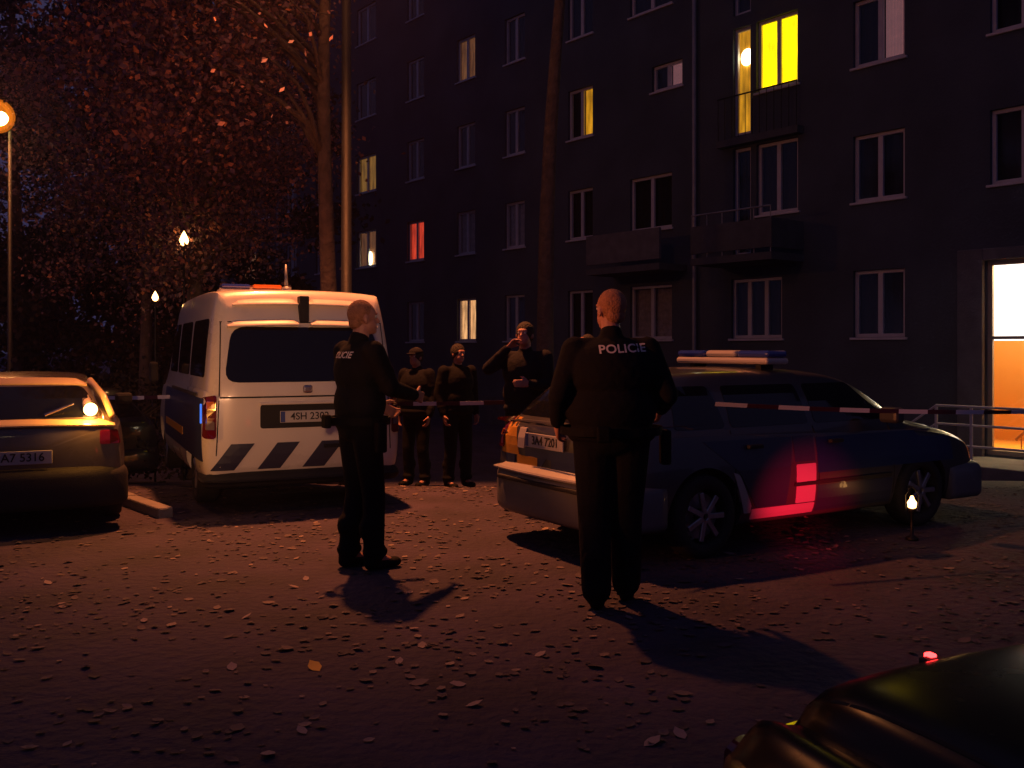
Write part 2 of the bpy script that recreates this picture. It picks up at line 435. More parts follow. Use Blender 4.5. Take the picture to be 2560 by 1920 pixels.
# lobby
lob = bmesh.new()
def lobby_box(name, m, faces):
    a, b, c, d, e, f = DX0 - 2.2, DX1 + .4, .24, 3.2, DZ0, DZ1 + .3
    v = [(a, c, e), (b, c, e), (b, d, e), (a, d, e), (a, c, f), (b, c, f), (b, d, f), (a, d, f)]
    return mk(name, v, faces, m, bld)
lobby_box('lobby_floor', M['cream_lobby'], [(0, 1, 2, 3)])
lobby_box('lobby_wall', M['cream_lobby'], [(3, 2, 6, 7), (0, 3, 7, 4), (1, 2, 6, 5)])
lobby_box('lobby_ceiling', M['white_lobby'], [(4, 5, 6, 7)])
lp = boxo('lobby_lamp', DX0 + .35, DX0 + 1.5, 1.3, 2.0, DZ1 + .12, DZ1 + .2, M['bulbc'], bld)
ld = bpy.data.lights.new('lobby_light', 'AREA'); ld.energy = 230; ld.color = (1, .72, .30); ld.size = .9
lo = link(bpy.data.objects.new('lobby_light', ld), bld); lo.location = (DX0 + .9, 1.6, DZ1 + .05)
boxo('lobby_panel', DX0 - 2.1, DX1 + .2, 1.9, 1.95, DZ0 + 2.13, DZ1 + .2, emit_mat('lobby light panel', (1, .93, .85), 2.2), bld)
bm = bmesh.new(); tube(bm, [(DX0, 1.2, DZ0 + .2), (DX1, 1.2, DZ0 + 2.3)], .03, 8)
for i in range(7):
    x = DX0 + .1 + i * .3; zt = DZ0 + .2 + (x - DX0) / (DX1 - DX0) * 2.1; tube(bm, [(x, 1.2, DZ0), (x, 1.2, zt)], .01, 6)
from_bm('stair_handrail', bm, mat('brown handrail', (.35, .13, .04), .5), bld)
# landing, steps and rail outside the door
ldg = boxo('landing', DX0 - .15, DX1 + .8, -1.7, -.06, 0, .44, M['pale'], bld, bev=.02)
for i in range(3):
    boxo('step', DX0 - .15 - .3 * (i + 1), DX0 - .152 - .3 * i, -1.65, -.1, 0, .44 - .14 * (i + 1), M['pale'], ldg)
rail = bmesh.new()
ya = -1.6
for x, zt, zb in ((DX0 - .12, 1.44, .44), (DX0 + .5, 1.44, .44), (DX0 + 1.9, 1.44, .44), (DX0 - .66, 1.05, 0)):
    tube(rail, [(x, ya, zb), (x, ya, zt)], .028, 8)
for dz in (0, -.32, -.68):
    tube(rail, [(DX1 + .7, ya, 1.44 + dz), (DX0 - .12, ya, 1.44 + dz), (DX0 - .66, ya, 1.05 + dz)], .022, 8)
from_bm('railing', rail, M['frame'], ldg)
boxo('stair_cheek', DX0 - .72, DX0 - .20, -1.78, -1.70, 0, .62, M['pale'], ldg, bev=.01)

# ------------------------------------------------------------------ trees
def tree(name, label, base, h, trunk_r, crown_c, crown_r, nleaf, lmat, lean=(0, 0), leaf=.10, lowest=.35, clumps=60, seed=1, group=None):
    rr = random.Random(seed); nr = np.random.default_rng(seed)
    t = thing(name, label, 'tree', base, 0, group)
    bm = bmesh.new(); pts, rads = [], []
    for i in range(10):
        f = i / 9; pts.append(Vector((lean[0] * f + .07 * math.sin(f * 7 + seed), lean[1] * f + .06 * math.sin(f * 5), h * f - .1)))
        rads.append(trunk_r * (1.25 if i == 0 else 1 - .72 * f))
    tube(bm, pts, rads, 12)
    from_bm('trunk', bm, M['bark'], t, True)
    cc = Vector(crown_c); centers = []
    bm = bmesh.new()
    for c in range(clumps):
        while True:
            q = Vector((rr.uniform(-1, 1), rr.uniform(-1, 1), rr.uniform(-1, 1)))
            if q.length < 1: break
        q = Vector((q.x * crown_r[0], q.y * crown_r[1], q.z * crown_r[2])) + cc
        centers.append(q)
        if c < 26:
            f = min(.97, max(lowest, (q.z - rr.uniform(.8, 2.2)) / h)); i = f * 9; a = pts[int(i)].lerp(pts[min(9, int(i) + 1)], i % 1)
            mid = a.lerp(q, .5) + Vector((rr.uniform(-.2, .2), rr.uniform(-.2, .2), .25))
            r0 = trunk_r * (1 - .72 * f) * .5
            tube(bm, [a, a.lerp(mid, .55) + Vector((0, 0, .08)), mid, q], [r0, r0 * .7, r0 * .45, .008], 6)
            for _ in range(3):
                e = q + Vector((rr.gauss(0, .5), rr.gauss(0, .5), rr.gauss(0, .4)))
                tube(bm, [mid.lerp(q, rr.random()), e], [r0 * .25, .004], 4)
    from_bm('limb', bm, M['bark'], t, True)
    C = np.array([tuple(c) for c in centers]); sz = nr.uniform(.3, .75, len(C))
    k = nr.integers(0, len(C), nleaf)
    pos = C[k] + nr.normal(0, 1, (nleaf, 3)) * sz[k][:, None] * np.array([.75, .75, .6])
    s = leaf * nr.uniform(.55, 1.25, nleaf)
    a = nr.normal(0, 1, (nleaf, 3)); a /= np.linalg.norm(a, axis=1)[:, None]
    b = np.cross(a, nr.normal(0, 1, (nleaf, 3))); b /= np.linalg.norm(b, axis=1)[:, None]
    a *= s[:, None] * .5; b *= s[:, None] * .33
    V = np.stack([pos - a, pos - b, pos + a, pos + b], 1).reshape(-1, 3)
    me = bpy.data.meshes.new('crown'); me.vertices.add(len(V)); me.vertices.foreach_set('co', V.ravel())
    me.loops.add(nleaf * 4); me.loops.foreach_set('vertex_index', np.arange(nleaf * 4)); me.polygons.add(nleaf)
    me.polygons.foreach_set('loop_start', np.arange(nleaf) * 4); me.polygons.foreach_set('loop_total', np.full(nleaf, 4))
    me.materials.append(lmat); me.update(); me.validate()
    o = link(bpy.data.objects.new('crown', me), t); o['kind'] = 'stuff'
    return t
GR = 'trees in front of the apartment block'
tree('deciduous_tree', 'tall leafy tree with orange lit foliage right beside the lamp post behind the van', (-2.62, 13.4, -.35), 11, .14, (-2.1, -.4, 7.8), (2.2, 2.2, 3.2), 17000, M['leaf'], (.1, 0), .09, .42, 80, 1)
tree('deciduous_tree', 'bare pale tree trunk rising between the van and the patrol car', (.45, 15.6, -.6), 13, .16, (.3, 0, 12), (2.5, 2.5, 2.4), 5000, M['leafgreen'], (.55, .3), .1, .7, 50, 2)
tree('deciduous_tree', 'broad autumn tree in the upper left with red lit leaf clusters', (-5.5, 16.5, -.7), 11, .17, (.2, -.3, 6.9), (2.1, 2.4, 3.5), 32000, M['leaf'], (.3, 0), .09, .3, 95, 3)
tree('deciduous_tree', 'tree at the left edge glowing orange near the visible street lamp', (-9.2, 24.2, -.8), 12, .17, (0, 0, 7.4), (3.6, 2, 4.2), 26000, M['leaf'], (0, 0), .11, .3, 80, 4)
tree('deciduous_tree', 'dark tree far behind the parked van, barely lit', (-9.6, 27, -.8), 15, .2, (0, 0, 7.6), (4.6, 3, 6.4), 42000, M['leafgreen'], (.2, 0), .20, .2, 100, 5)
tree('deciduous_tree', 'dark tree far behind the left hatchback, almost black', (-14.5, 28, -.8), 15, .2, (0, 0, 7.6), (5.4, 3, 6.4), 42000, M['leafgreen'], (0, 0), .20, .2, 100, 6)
def shrub(label, base, r, n, seed, ls=.08):
    t = thing('shrub', label, 'shrub', base)
    nr = np.random.default_rng(seed)
    bm = bmesh.new()
    for i in range(9):
        a = nr.uniform(0, 6.28); tube(bm, [(0, 0, -.05), (math.cos(a) * r[0] * .4, math.sin(a) * r[1] * .4, r[2] * .9), (math.cos(a) * r[0] * .8, math.sin(a) * r[1] * .8, r[2] * 1.5)], [.025, .015, .004], 5)
    from_bm('stem', bm, M['bark'], t)
    C = nr.uniform(-1, 1, (40, 3)) * np.array([r[0], r[1], r[2]]) * .8 + np.array([0, 0, r[2]])
    k = nr.integers(0, 40, n); pos = C[k] + nr.normal(0, .22, (n, 3)); s = ls * nr.uniform(.6, 1.3, n)
    a = nr.normal(0, 1, (n, 3)); a /= np.linalg.norm(a, axis=1)[:, None]; b = np.cross(a, nr.normal(0, 1, (n, 3))); b /= np.linalg.norm(b, axis=1)[:, None]
    a *= s[:, None] * .5; b *= s[:, None] * .35
    V = np.stack([pos - a, pos - b, pos + a, pos + b], 1).reshape(-1, 3)
    V[:, 2] = np.maximum(V[:, 2], .02)
    o = mk('foliage', V.tolist(), (np.arange(n * 4).reshape(-1, 4)).tolist(), M['leafgreen'], t); o['kind'] = 'stuff'
shrub('low dark shrub behind the left hatchback', (-6.6, 14.5, -.45), (1.8, .9, .8), 6000, 11)
shrub('wide dark shrub between the left hatchback and the van', (-4.6, 17.5, -.75), (1.9, 1, .95), 6000, 12)

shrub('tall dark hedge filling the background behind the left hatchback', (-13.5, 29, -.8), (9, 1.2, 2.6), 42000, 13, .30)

# ------------------------------------------------------------------ street lamps
def street_lamp(label, base, h, arm, bulb_mat, power, col, spot=None, pr=.075, rz=0, size=2.7, blend=.6, radius=.12, globe=.1):
    t = thing('street_lamp', label, 'street lamp', base, rz)
    bm = bmesh.new(); tube(bm, [(0, 0, 0), (0, 0, 1.0), (0, 0, 1.02), (0, 0, h)], [pr * 1.4, pr * 1.4, pr, pr * .7], 14)
    from_bm('post', bm, M['pole'], t, True)
    bm = bmesh.new(); A = Vector(arm)
    tube(bm, [(0, 0, h - .05), (A.x * .2, A.y * .2, h + .22), (A.x * .6, A.y * .6, h + .33), (A.x, A.y, h + .33)], [pr * .7, pr * .55, pr * .5, pr * .45], 10)
    from_bm('arm', bm, M['pole'], t, True)
    bm = bmesh.new(); lathe(bm, [(0, .12), (.10, .1), (.17, .02), (.19, -.05), (.18, -.05), (.1, .05), (0, .07)], 24)
    hd = from_bm('lamp_head', bm, M['pole'], t, True); hd.location = (A.x, A.y, h + .33)
    bm = bmesh.new(); bmesh.ops.create_uvsphere(bm, u_segments=16, v_segments=12, radius=globe); bmesh.ops.scale(bm, vec=(1.1, 1.1, .8), verts=bm.verts)
    bo = from_bm('bulb', bm, bulb_mat, hd, True); bo.location = (0, 0, .04 - globe)
    l = bpy.data.lights.new('lamp_light', 'SPOT'); l.energy = power; l.color = col; l.shadow_soft_size = radius; l.spot_size = size; l.spot_blend = blend
    lo = link(bpy.data.objects.new('lamp_light', l), hd); lo.location = (0, 0, -.2 - globe)
    if spot is not None:
        d = Vector(spot) - (Vector(base) + Matrix.Rotation(rz, 3, 'Z') @ Vector((A.x, A.y, h)))
        d = Matrix.Rotation(-rz, 3, 'Z') @ d
        lo.rotation_euler = d.to_track_quat('-Z', 'Y').to_euler()
    return t
lampB = street_lamp('tall grey street lamp post rising behind the van, its lamp above the frame', (-2.2, 12.75, -.27), 8.4, (-.12, -1.6), M['bulb'], LAMP_B, SODIUM, spot=(-.95, 10.0, 0), size=R(73), blend=1, radius=.14)
wide = bpy.data.lights.new('lamp_glow', 'POINT'); wide.energy = LAMP_BW; wide.color = SODIUM; wide.shadow_soft_size = .12
wo = link(bpy.data.objects.new('lamp_glow', wide), [c for c in lampB.children if c.name.startswith('lamp_head')][0]); wo.location = (0, 0, -.3)
lampA = street_lamp('glowing orange street lamp at the left edge of the picture', (-10.46, 20, -.8), 6.9, (-.12, -.3), M['bulb'], LAMP_A, SODIUM, pr=.05, size=2.4, globe=.2)
ga = bpy.data.lights.new('lamp_glow', 'POINT'); ga.energy = 330; ga.color = SODIUM; ga.shadow_soft_size = .17
gao = link(bpy.data.objects.new('lamp_glow', ga), [c for c in lampA.children if c.name.startswith('lamp_head')][0]); gao.location = (0, -.32, -.14)
gm = bpy.data.materials.new('lamp halo shell'); gm.use_nodes = True; gn = gm.node_tree; gn.nodes.clear()
go_, gt_, ge_, gx_ = [gn.nodes.new(n) for n in ('ShaderNodeOutputMaterial', 'ShaderNodeBsdfTransparent', 'ShaderNodeEmission', 'ShaderNodeMixShader')]
ge_.inputs[0].default_value = (1, .22, .01, 1); ge_.inputs[1].default_value = 1.3; gx_.inputs[0].default_value = .45
gn.links.new(gt_.outputs[0], gx_.inputs[1]); gn.links.new(ge_.outputs[0], gx_.inputs[2]); gn.links.new(gx_.outputs[0], go_.inputs[0])
gx_.inputs[0].default_value = .22; ge_.inputs[1].default_value = 1.2
hdA = [c for c in lampA.children if c.name.startswith('lamp_head')][0]
for r_g in (.20, .25, .30, .35):  # nested glowing shells painting a soft halo around the lamp
    bm = bmesh.new(); bmesh.ops.create_uvsphere(bm, u_segments=24, v_segments=16, radius=r_g)
    gl_ = from_bm('globe', bm, gm, hdA, True); gl_.location = (0, 0, -.12)
lampC = street_lamp('added low warm lamp outside the frame on the left, shining on the officer', (-8.0, 1.8, 0), 2.5, (.3, .1), M['bulbc'], LAMP_C, SODIUM, spot=(.45, 6.3, 1.35), size=R(16), blend=1, radius=.1)  # unseen lamp added to brighten the officer's head and patrol car's rear
lampD = street_lamp('added low warm lamp standing behind the camera that lights the tailgate of the van', (.75, -4.0, 0), 2.1, (-.15, .2), M['bulbc'], LAMP_D, WARM, spot=(-2.65, 9.2, 1.35), size=R(15.5), blend=1, radius=.10)  # added out of view, narrow beam aimed at the van tailgate

# ------------------------------------------------------------------ vehicles
def catmull(p0, p1, p2, p3, t):
    return .5 * ((2 * p1) + (-p0 + p2) * t + (2 * p0 - 5 * p1 + 4 * p2 - p3) * t * t + (-p0 + 3 * p1 - 3 * p2 + p3) * t ** 3)

def half_ring(wb, wr, zb, zbelt, zt):
    return [(0, zb), (wb - .16, zb), (wb - .04, zb + .05), (wb, zb + .22), (wb + .005, zb + (zbelt - zb) * .62), (wb - .025, zbelt - .03), (wb - .05, zbelt + .005),
            ((wb + wr) / 2 - .01, (zbelt + zt) / 2), (wr + .015, zt - .065), (wr - .05, zt - .012), (wr * .55, zt + .012), (0, zt + .02)]

def loft_body(name, stations, m, parent, wheels, wr_=.37, shear=None, nu=4, nv=3, rearflat=.05, frontflat=.1, yin=.5):
    rings = []
    def ring(s, sc=1, dx=0):
        x, wb, wr, zb, zbelt, zt = s
        h = half_ring(wb, wr, zb, zbelt, zt)
        full = [(y, z) for y, z in h] + [(-y, z) for y, z in h[-2:0:-1]]
        zc = (zb + zt) / 2
        return np.array([[x + dx, y * sc, zc + (z - zc) * sc] for y, z in full])
    s0, s1 = stations[0], stations[-1]
    for sc, q in ((.02, 1), (.4, .93), (.75, .72), (.93, .3)): rings.append(ring(s0, sc, -rearflat * q))
    for s in stations: rings.append(ring(s))
    for sc, q in ((.93, .3), (.75, .72), (.4, .93), (.02, 1)): rings.append(ring(s1, sc, frontflat * q))
    C = np.array(rings)                       # U x V x 3
    def up(C, n, closed):
        N = len(C); out = []
        for i in range(N if closed else N - 1):
            g = (lambda k: C[k % N]) if closed else (lambda k: C[min(max(k, 0), N - 1)])
            for t in range(n): out.append(catmull(g(i - 1), g(i), g(i + 1), g(i + 2), t / n))
        if not closed: out.append(C[-1])
        return np.array(out)
    C = up(C, nu, False); C = up(C.transpose(1, 0, 2), nv, True).transpose(1, 0, 2)
    U, V = C.shape[:2]
    pts = C.reshape(-1, 3)
    if shear: pts = shear(pts)
    bm = bmesh.new(); vs = [bm.verts.new(p) for p in pts]
    for i in range(U - 1):
        for j in range(V):
            bm.faces.new((vs[i * V + j], vs[i * V + (j + 1) % V], vs[(i + 1) * V + (j + 1) % V], vs[(i + 1) * V + j]))
    bm.faces.new([vs[j] for j in range(V)][::-1]); bm.faces.new([vs[(U - 1) * V + j] for j in range(V)])
    full = from_bm('tmp', bm, m)
    # wheel wells
    bm = bmesh.new()
    for wx in wheels:
        for s in (-1, 1):
            lathe(bm, [(0, -.25), (wr_, -.25), (wr_, .25), (0, .25)], 40, 'y', Matrix.Translation((wx, s * (yin + .25 + .12), .31)))
    cut = from_bm('cut', bm, M['wellblack'])
    md = full.modifiers.new('b', 'BOOLEAN'); md.operation = 'DIFFERENCE'; md.object = cut; md.solver = 'EXACT'
    bvh_full = BVHTree.FromPolygons([tuple(p) for p in pts], [[i * V + j, i * V + (j + 1) % V, (i + 1) * V + (j + 1) % V, (i + 1) * V + j] for i in range(U - 1) for j in range(V)])
    me = evaluated(full); bpy.data.objects.remove(full); bpy.data.objects.remove(cut)
    me.name = name
    me.polygons.foreach_set('use_smooth', [True] * len(me.polygons))
    o = link(bpy.data.objects.new(name, me), parent)
    try: me.set_sharp_from_angle(angle=R(40))
    except Exception: pass
    return o, bvh_full

def rounded(poly, r, n=4):
    out = []; N = len(poly)
    for i in range(N):
        a, b, c = Vector(poly[i - 1]), Vector(poly[i]), Vector(poly[(i + 1) % N])
        u, v = (a - b), (c - b); rr = min(r, u.length * .45, v.length * .45)
        p, q = b + u.normalized() * rr, b + v.normalized() * rr
        for k in range(n + 1):
            t = k / n; out.append(tuple((1 - t) ** 2 * p + 2 * t * (1 - t) * b + t * t * q))
    return out

def proj(name, bvh, outline, side, off, m, parent, r=0, step=.07, thick=.02):
    """a panel cut to the outline and laid on the body from one side, with real thickness"""
    if r: outline = rounded(outline, r)
    bm = bmesh.new(); f = bm.faces.new([bm.verts.new((p[0], p[1], 0)) for p in outline])
    xs_, ys_ = [p[0] for p in outline], [p[1] for p in outline]
    for ax, lo, hi in ((0, min(xs_), max(xs_)), (1, min(ys_), max(ys_))):
        k = math.floor(lo / step) + 1
        while k * step < hi:
            co = [0, 0, 0]; no = [0, 0, 0]; co[ax] = k * step; no[ax] = 1
            bmesh.ops.bisect_plane(bm, geom=bm.verts[:] + bm.edges[:] + bm.faces[:], plane_co=co, plane_no=no, dist=1e-6); k += 1
    d = {'x-': Vector((1, 0, 0)), 'x+': Vector((-1, 0, 0)), 'y-': Vector((0, 1, 0)), 'y+': Vector((0, -1, 0)), 'z': Vector((0, 0, -1))}[side]
    for v in bm.verts:
        a, b = v.co.x, v.co.y
        if side[0] == 'x': o = Vector((0, a, b)) - d * 8
        elif side[0] == 'y': o = Vector((a, 0, b)) - d * 8
        else: o = Vector((a, b, 0)) - d * 8
        h = bvh.ray_cast(o, d)
        p = h[0] if h[0] is not None else o + d * 8
        v.co = p - d * off
    r_ = bmesh.ops.extrude_face_region(bm, geom=bm.faces[:])
    nv = [e for e in r_['geom'] if isinstance(e, bmesh.types.BMVert)]
    bmesh.ops.translate(bm, verts=nv, vec=d * (off + thick))
    o = from_bm(name, bm, m, parent)
    return o

def wheel_set(parent, spots, rad=.31, w=.2, rimr=.205, hubcol=None):
    bm = bmesh.new()
    lathe(bm, [(rimr, -w / 2), (rad - .03, -w / 2), (rad - .008, -w / 2 + .025), (rad, -w / 4), (rad, w / 4), (rad - .008, w / 2 - .025), (rad - .03, w / 2), (rimr, w / 2), (rimr, -w / 2)], 40, 'y')
    ty = from_bm('tyre', bm, M['tyre'], None, True)
    bm = bmesh.new()
    lathe(bm, [(rimr, -.07), (rimr + .004, -w / 2 + .006), (rimr - .02, -w / 2 - .002), (rimr - .03, -w / 2 + .02), (rimr - .035, .0)], 40, 'y')
    for k in range(7):
        a = 2 * math.pi * k / 7
        mt = Matrix.Rotation(a, 4, 'Y')
        box(bm, .02, rimr - .02, -w / 2 + .005, -w / 2 + .03, -.022, .022, .006, 1, mt)
    lathe(bm, [(0, .02), (rimr - .035, .02), (rimr - .035, .0), (0, .0)], 24, 'y')
    ri = from_bm('rim', bm, M['rim'], None, False)
    bm = bmesh.new(); lathe(bm, [(0, -w / 2 - .012), (.025, -w / 2 - .01), (.038, -w / 2), (.04, -w / 2 + .03)], 20, 'y')
    hb = from_bm('hub_cap', bm, M['hub'], None, True)
    bm = bmesh.new(); lathe(bm, [(0, -.03), (.055, -.03), (.055, .03), (0, .03)], 16, 'y')
    hd = bm
    first = True
    for (x, y, z, flip) in spots:
        wheel = from_bm('wheel', bm.copy(), M['dark_metal'], parent); wheel.location = (x, y, z)
        if flip: wheel.rotation_euler = (0, 0, math.pi)
        for s in (ty, ri, hb): inst(s, s.name.split('.')[0], wheel)
    bm.free()
    for s in (ty, ri, hb): bpy.data.objects.remove(s)

def bumper(name, W_, z0, z1, depth, wrap, m, parent, xend=0, sgn=-1, top=.03):
    """bar with rounded edges wrapping one end of the car"""
    path = [(wrap, W_ + .015), (.12, W_ + .02), (.0, W_ - .03), (-depth * .7, W_ - .18), (-depth, W_ * .5), (-depth * 1.08, 0)]
    path = path + [(x, -y) for x, y in path[-2::-1]]
    P3 = []
    for i in range(len(path) - 1):
        g = lambda k: np.array(path[min(max(k, 0), len(path) - 1)])
        for t in range(4): P3.append(catmull(g(i - 1), g(i), g(i + 1), g(i + 2), t / 4))
    P3.append(np.array(path[-1]))
    n = len(P3); bm = bmesh.new(); rings = []
    for i, p in enumerate(P3):
        t = P3[min(i + 1, n - 1)] - P3[max(i - 1, 0)]; t = t / np.linalg.norm(t); nn = np.array([t[1], -t[0]])   # inward/outward
        if nn[0] * (1 if abs(p[1]) < W_ * .8 else 0) + nn[1] * np.sign(p[1]) * -1 * (1 if abs(p[1]) >= W_ * .8 else 0) > 0: nn = -nn
        prof = [(-.14, z0), (-.03, z0), (-.004, z0 + .03), (0, z0 + .06), (0, z1 - .085), (-.008, z1 - .055), (-.03, z1 - .025), (-.075, z1), (-.17, z1 + .004)]
        rings.append([bm.verts.new(((p[0] + nn[0] * o) * 1, p[1] + nn[1] * o, z)) for o, z in prof])
    for a, b in zip(rings, rings[1:]):
        for k in range(len(a)):
            k2 = (k + 1) % len(a); bm.faces.new((a[k], a[k2], b[k2], b[k]))
    bm.faces.new(rings[0]); bm.faces.new(rings[-1][::-1])
    if sgn > 0:
        for v in bm.verts: v.co.x = -v.co.x
    for v in bm.verts: v.co.x += xend
    return from_bm(name, bm, m, parent, True)

def plate(parent, x, y, z, txt, w=.52, h=.11):
    p = boxo('number_plate', x - .012, x, y - w / 2, y + w / 2, z - h / 2, z + h / 2, M['plate'], parent, bev=.004)
    boxo('blue_band', x - .014, x - .012, y + w / 2 - .045, y + w / 2 - .004, z - h / 2 + .006, z + h / 2 - .006, M['plateblue'], p)
    text_obj('characters', txt, h * .86, M['print_black'], p, (x - .014, y - .02, z), (R(90), 0, R(-90)), xs=.98)
    return p

def wedge(name, x, z, hw, d, h, m, parent, gap=0, bow=.08, drop=.04):
    """trim with a sloping top face, bowed round the tail of the car"""
    bm = bmesh.new()
    for a, b in (((-hw, -gap), (gap, hw)) if gap else ((-hw, hw),)):
        rings = []; n = 12
        for t in range(n + 1):
            y = a + (b - a) * t / n; xx = x + bow * y * y; zz = z - drop * y * y
            e = 1 - .75 * max(0, abs(2 * t / n - 1) - .82) / .18
            rings.append([bm.verts.new(p) for p in ((xx + d + .03, y, zz - .012), (xx, y, zz - .012), (xx - .004, y, zz), (xx + .006, y, zz + .012 * e), (xx + d * .5, y, zz + h * .62 * e), (xx + d, y, zz + h * e), (xx + d + .03, y, zz + h * e))])
        for p, q in zip(rings, rings[1:]):
            for k in range(7): bm.faces.new((p[k], p[(k + 1) % 7], q[(k + 1) % 7], q[k]))
        bm.faces.new(rings[0]); bm.faces.new(rings[-1][::-1])
    return from_bm(name, bm, m, parent, False)

# ---- police van ----
VAN_H = R(25)      # front turned left of the viewing direction
van_rc = Vector((-1.96, 9.15, 0))
van = thing('police_van', 'cream white police van seen from behind, tailgate lit, man standing at its right', 'van', van_rc, math.pi / 2 + VAN_H)
def vshear(p):
    z = np.clip((p[:, 2] - 1.12) / .95, 0, 1); x = np.clip(1 - p[:, 0] / 1.2, 0, 1)
    p = p.copy(); p[:, 0] += .20 * z ** 1.2 * x; return p
st = [(0, .86, .72, .42, 1.12, 1.98), (.05, .915, .76, .34, 1.15, 2.06), (.2, .945, .78, .3, 1.17, 2.10), (.9, .95, .79, .28, 1.17, 2.12), (2.2, .95, .79, .28, 1.15, 2.12), (3.3, .95, .78, .28, 1.12, 2.08),
      (3.8, .95, .74, .28, 1.1, 1.92), (4.2, .94, .72, .28, 1.08, 1.5), (4.5, .92, .74, .28, 1.02, 1.16), (4.8, .88, .7, .28, .9, 1.0), (4.95, .8, .6, .32, .8, .85)]
vb, vbvh = loft_body('body', st, M['vanwhite'], van, (.95, 3.95), .375, vshear, yin=.58)
wheel_set(van, [(.95, -.80, .33, False), (.95, .80, .33, True), (3.95, -.80, .33, False), (3.95, .80, .33, True)], .33, .21, .21)
proj('rear_window', vbvh, [(-.76, 1.23), (.76, 1.23), (.68, 1.75), (-.68, 1.75)], 'x-', .006, M['carglass'], van, .13)
# side glass, pillars left between panes
for s, sd in ((1, 'y+'), (-1, 'y-')):
    for a, b in ((.35, 1.45), (1.55, 2.6), (2.7, 3.55)):
        proj('side_window', vbvh, [(a, 1.27), (b, 1.27), (b - .02, 1.83), (a + .04, 1.83)], sd, .005, M['carglass'], van, .07)
    proj('side_stripe', vbvh, [(.10, .50), (3.5, .50), (3.6, 1.08), (.12, 1.08)], sd, .004, M['bluefilm'], van, .01)  # livery film widened so its dark colour paints shade on the side
    proj('side_stripe', vbvh, [(1.5, .64), (3.3, .64), (3.3, .72), (1.5, .72)], sd, .008, M['yellowfilm'], van, .01)
    boxo('door_rail', .5, 2.6, s * .955 - .01, s * .955 + .01, 1.09, 1.12, M['blackplastic'], van)
proj('windscreen', vbvh, [(-.7, 1.2), (.7, 1.2), (.62, 1.85), (-.62, 1.85)], 'x+', .005, M['carglass'], van, .1)
# tailgate: shut lines, spoiler lip, recess with plate, handle
for y in (-.83, .83):
    proj('shut_line', vbvh, [(y * 1.0 - .005, .56), (y * 1.0 + .005, .56), (y * .93 + .005, 1.8), (y * .93 - .005, 1.8)], 'x-', .002, M['wellblack'], van)
proj('shut_line', vbvh, [(-.78, 1.79), (.78, 1.79), (.78, 1.80), (-.78, 1.80)], 'x-', .002, M['wellblack'], van)
proj('tailgate_crease', vbvh, [(-.8, 1.085), (.8, 1.085), (.8, 1.10), (-.8, 1.10)], 'x-', .002, M['blackplastic'], van)
wedge('spoiler_lip', .0, 1.775, .72, .085, .055, M['vanwhite'], van, .05)
wedge('roof_edge_trim', .105, 1.975, .66, .075, .05, M['vanwhite'], van, .05)
boxo('high_brake_light', .07, .2, -.045, .045, 1.80, 2.05, M['blackplastic'], van, bev=.01)
rec = proj('plate_recess', vbvh, [(-.44, .80), (.44, .80), (.44, 1.02), (-.44, 1.02)], 'x-', .004, M['blackplastic'], van, .03)
pl = plate(van, -.055, 0, .905, '4SH 2302')
boxo('recess_lip', -.085, -.02, -.45, .45, 1.02, 1.045, M['vanwhite'], van, bev=.008)
for s in (1, -1):
    tl = proj('tail_lamp', vbvh, [(s * .835, .72), (s * .945, .72), (s * .93, 1.10), (s * .83, 1.12)][::s], 'x-', .03, M['lensred'], van, .03)
    proj('lamp_segment', vbvh, [(s * .85, .80), (s * .925, .80), (s * .92, .88), (s * .85, .88)][::s], 'x-', .036, M['lensclear'], tl, .01)
    proj('lamp_segment', vbvh, [(s * .85, .99), (s * .915, .99), (s * .91, 1.06), (s * .85, 1.06)][::s], 'x-', .036, M['lensorange'], tl, .01)
bumper('rear_bumper', .93, .26, .40, .07, .45, M['blackplastic'], van)
for i, y in enumerate((.82, .40, -.02, -.44)):
    proj('warning_stripe', vbvh, [(y + .06, .42), (y - .15, .42), (y - .33, .665), (y - .12, .665)][::-1], 'x-', .006, M['darkfilm'], van, .004)
boxo('towing_flap', -.075, -.04, -.35, -.16, .60, .635, M['wellblack'], van)
bm = bmesh.new(); tube(bm, [(.02, -.02, 1.23), (-.005, -.30, 1.30), (.03, -.42, 1.34)], .010, 6); from_bm('rear_wiper', bm, M['blackplastic'], van)
boxo('badge', -.07, -.05, -.045, .045, 1.125, 1.20, M['hub'], van, bev=.02)
# roof: aerial and light bar
bm = bmesh.new(); tube(bm, [(.42, .1, 2.1), (.46, .1, 2.38)], [.022, .008], 8); lathe(bm, [(0, 2.16), (.045, 2.15), (.05, 2.1)], 16, 'z', Matrix.Translation((.42, .1, 0)))
from_bm('aerial', bm, M['steel'], van, True)
lb = boxo('light_bar', 1.25, 1.5, -.05, .62, 2.12, 2.18, M['barwhite'], van, bev=.03)
boxo('blue_dome', 1.26, 1.49, .30, .60, 2.182, 2.225, M['barblue'], lb, bev=.02)
boxo('amber_dome', 1.26, 1.49, -.03, .28, 2.182, 2.225, M['lensorange'], lb, bev=.02)
for s in (1, -1):
    boxo('mirror', 3.55, 3.68, s * 1.0 - .05 + s * .08, s * 1.0 + .05 + s * .08, 1.12, 1.38, M['blackplastic'], van, bev=.03)
boxo('blue_glint', .02, .05, .952, .968, .86, 1.04, M['blueglint'], van, bev=.006)  # glowing strip in place of the blue reflection on the corner

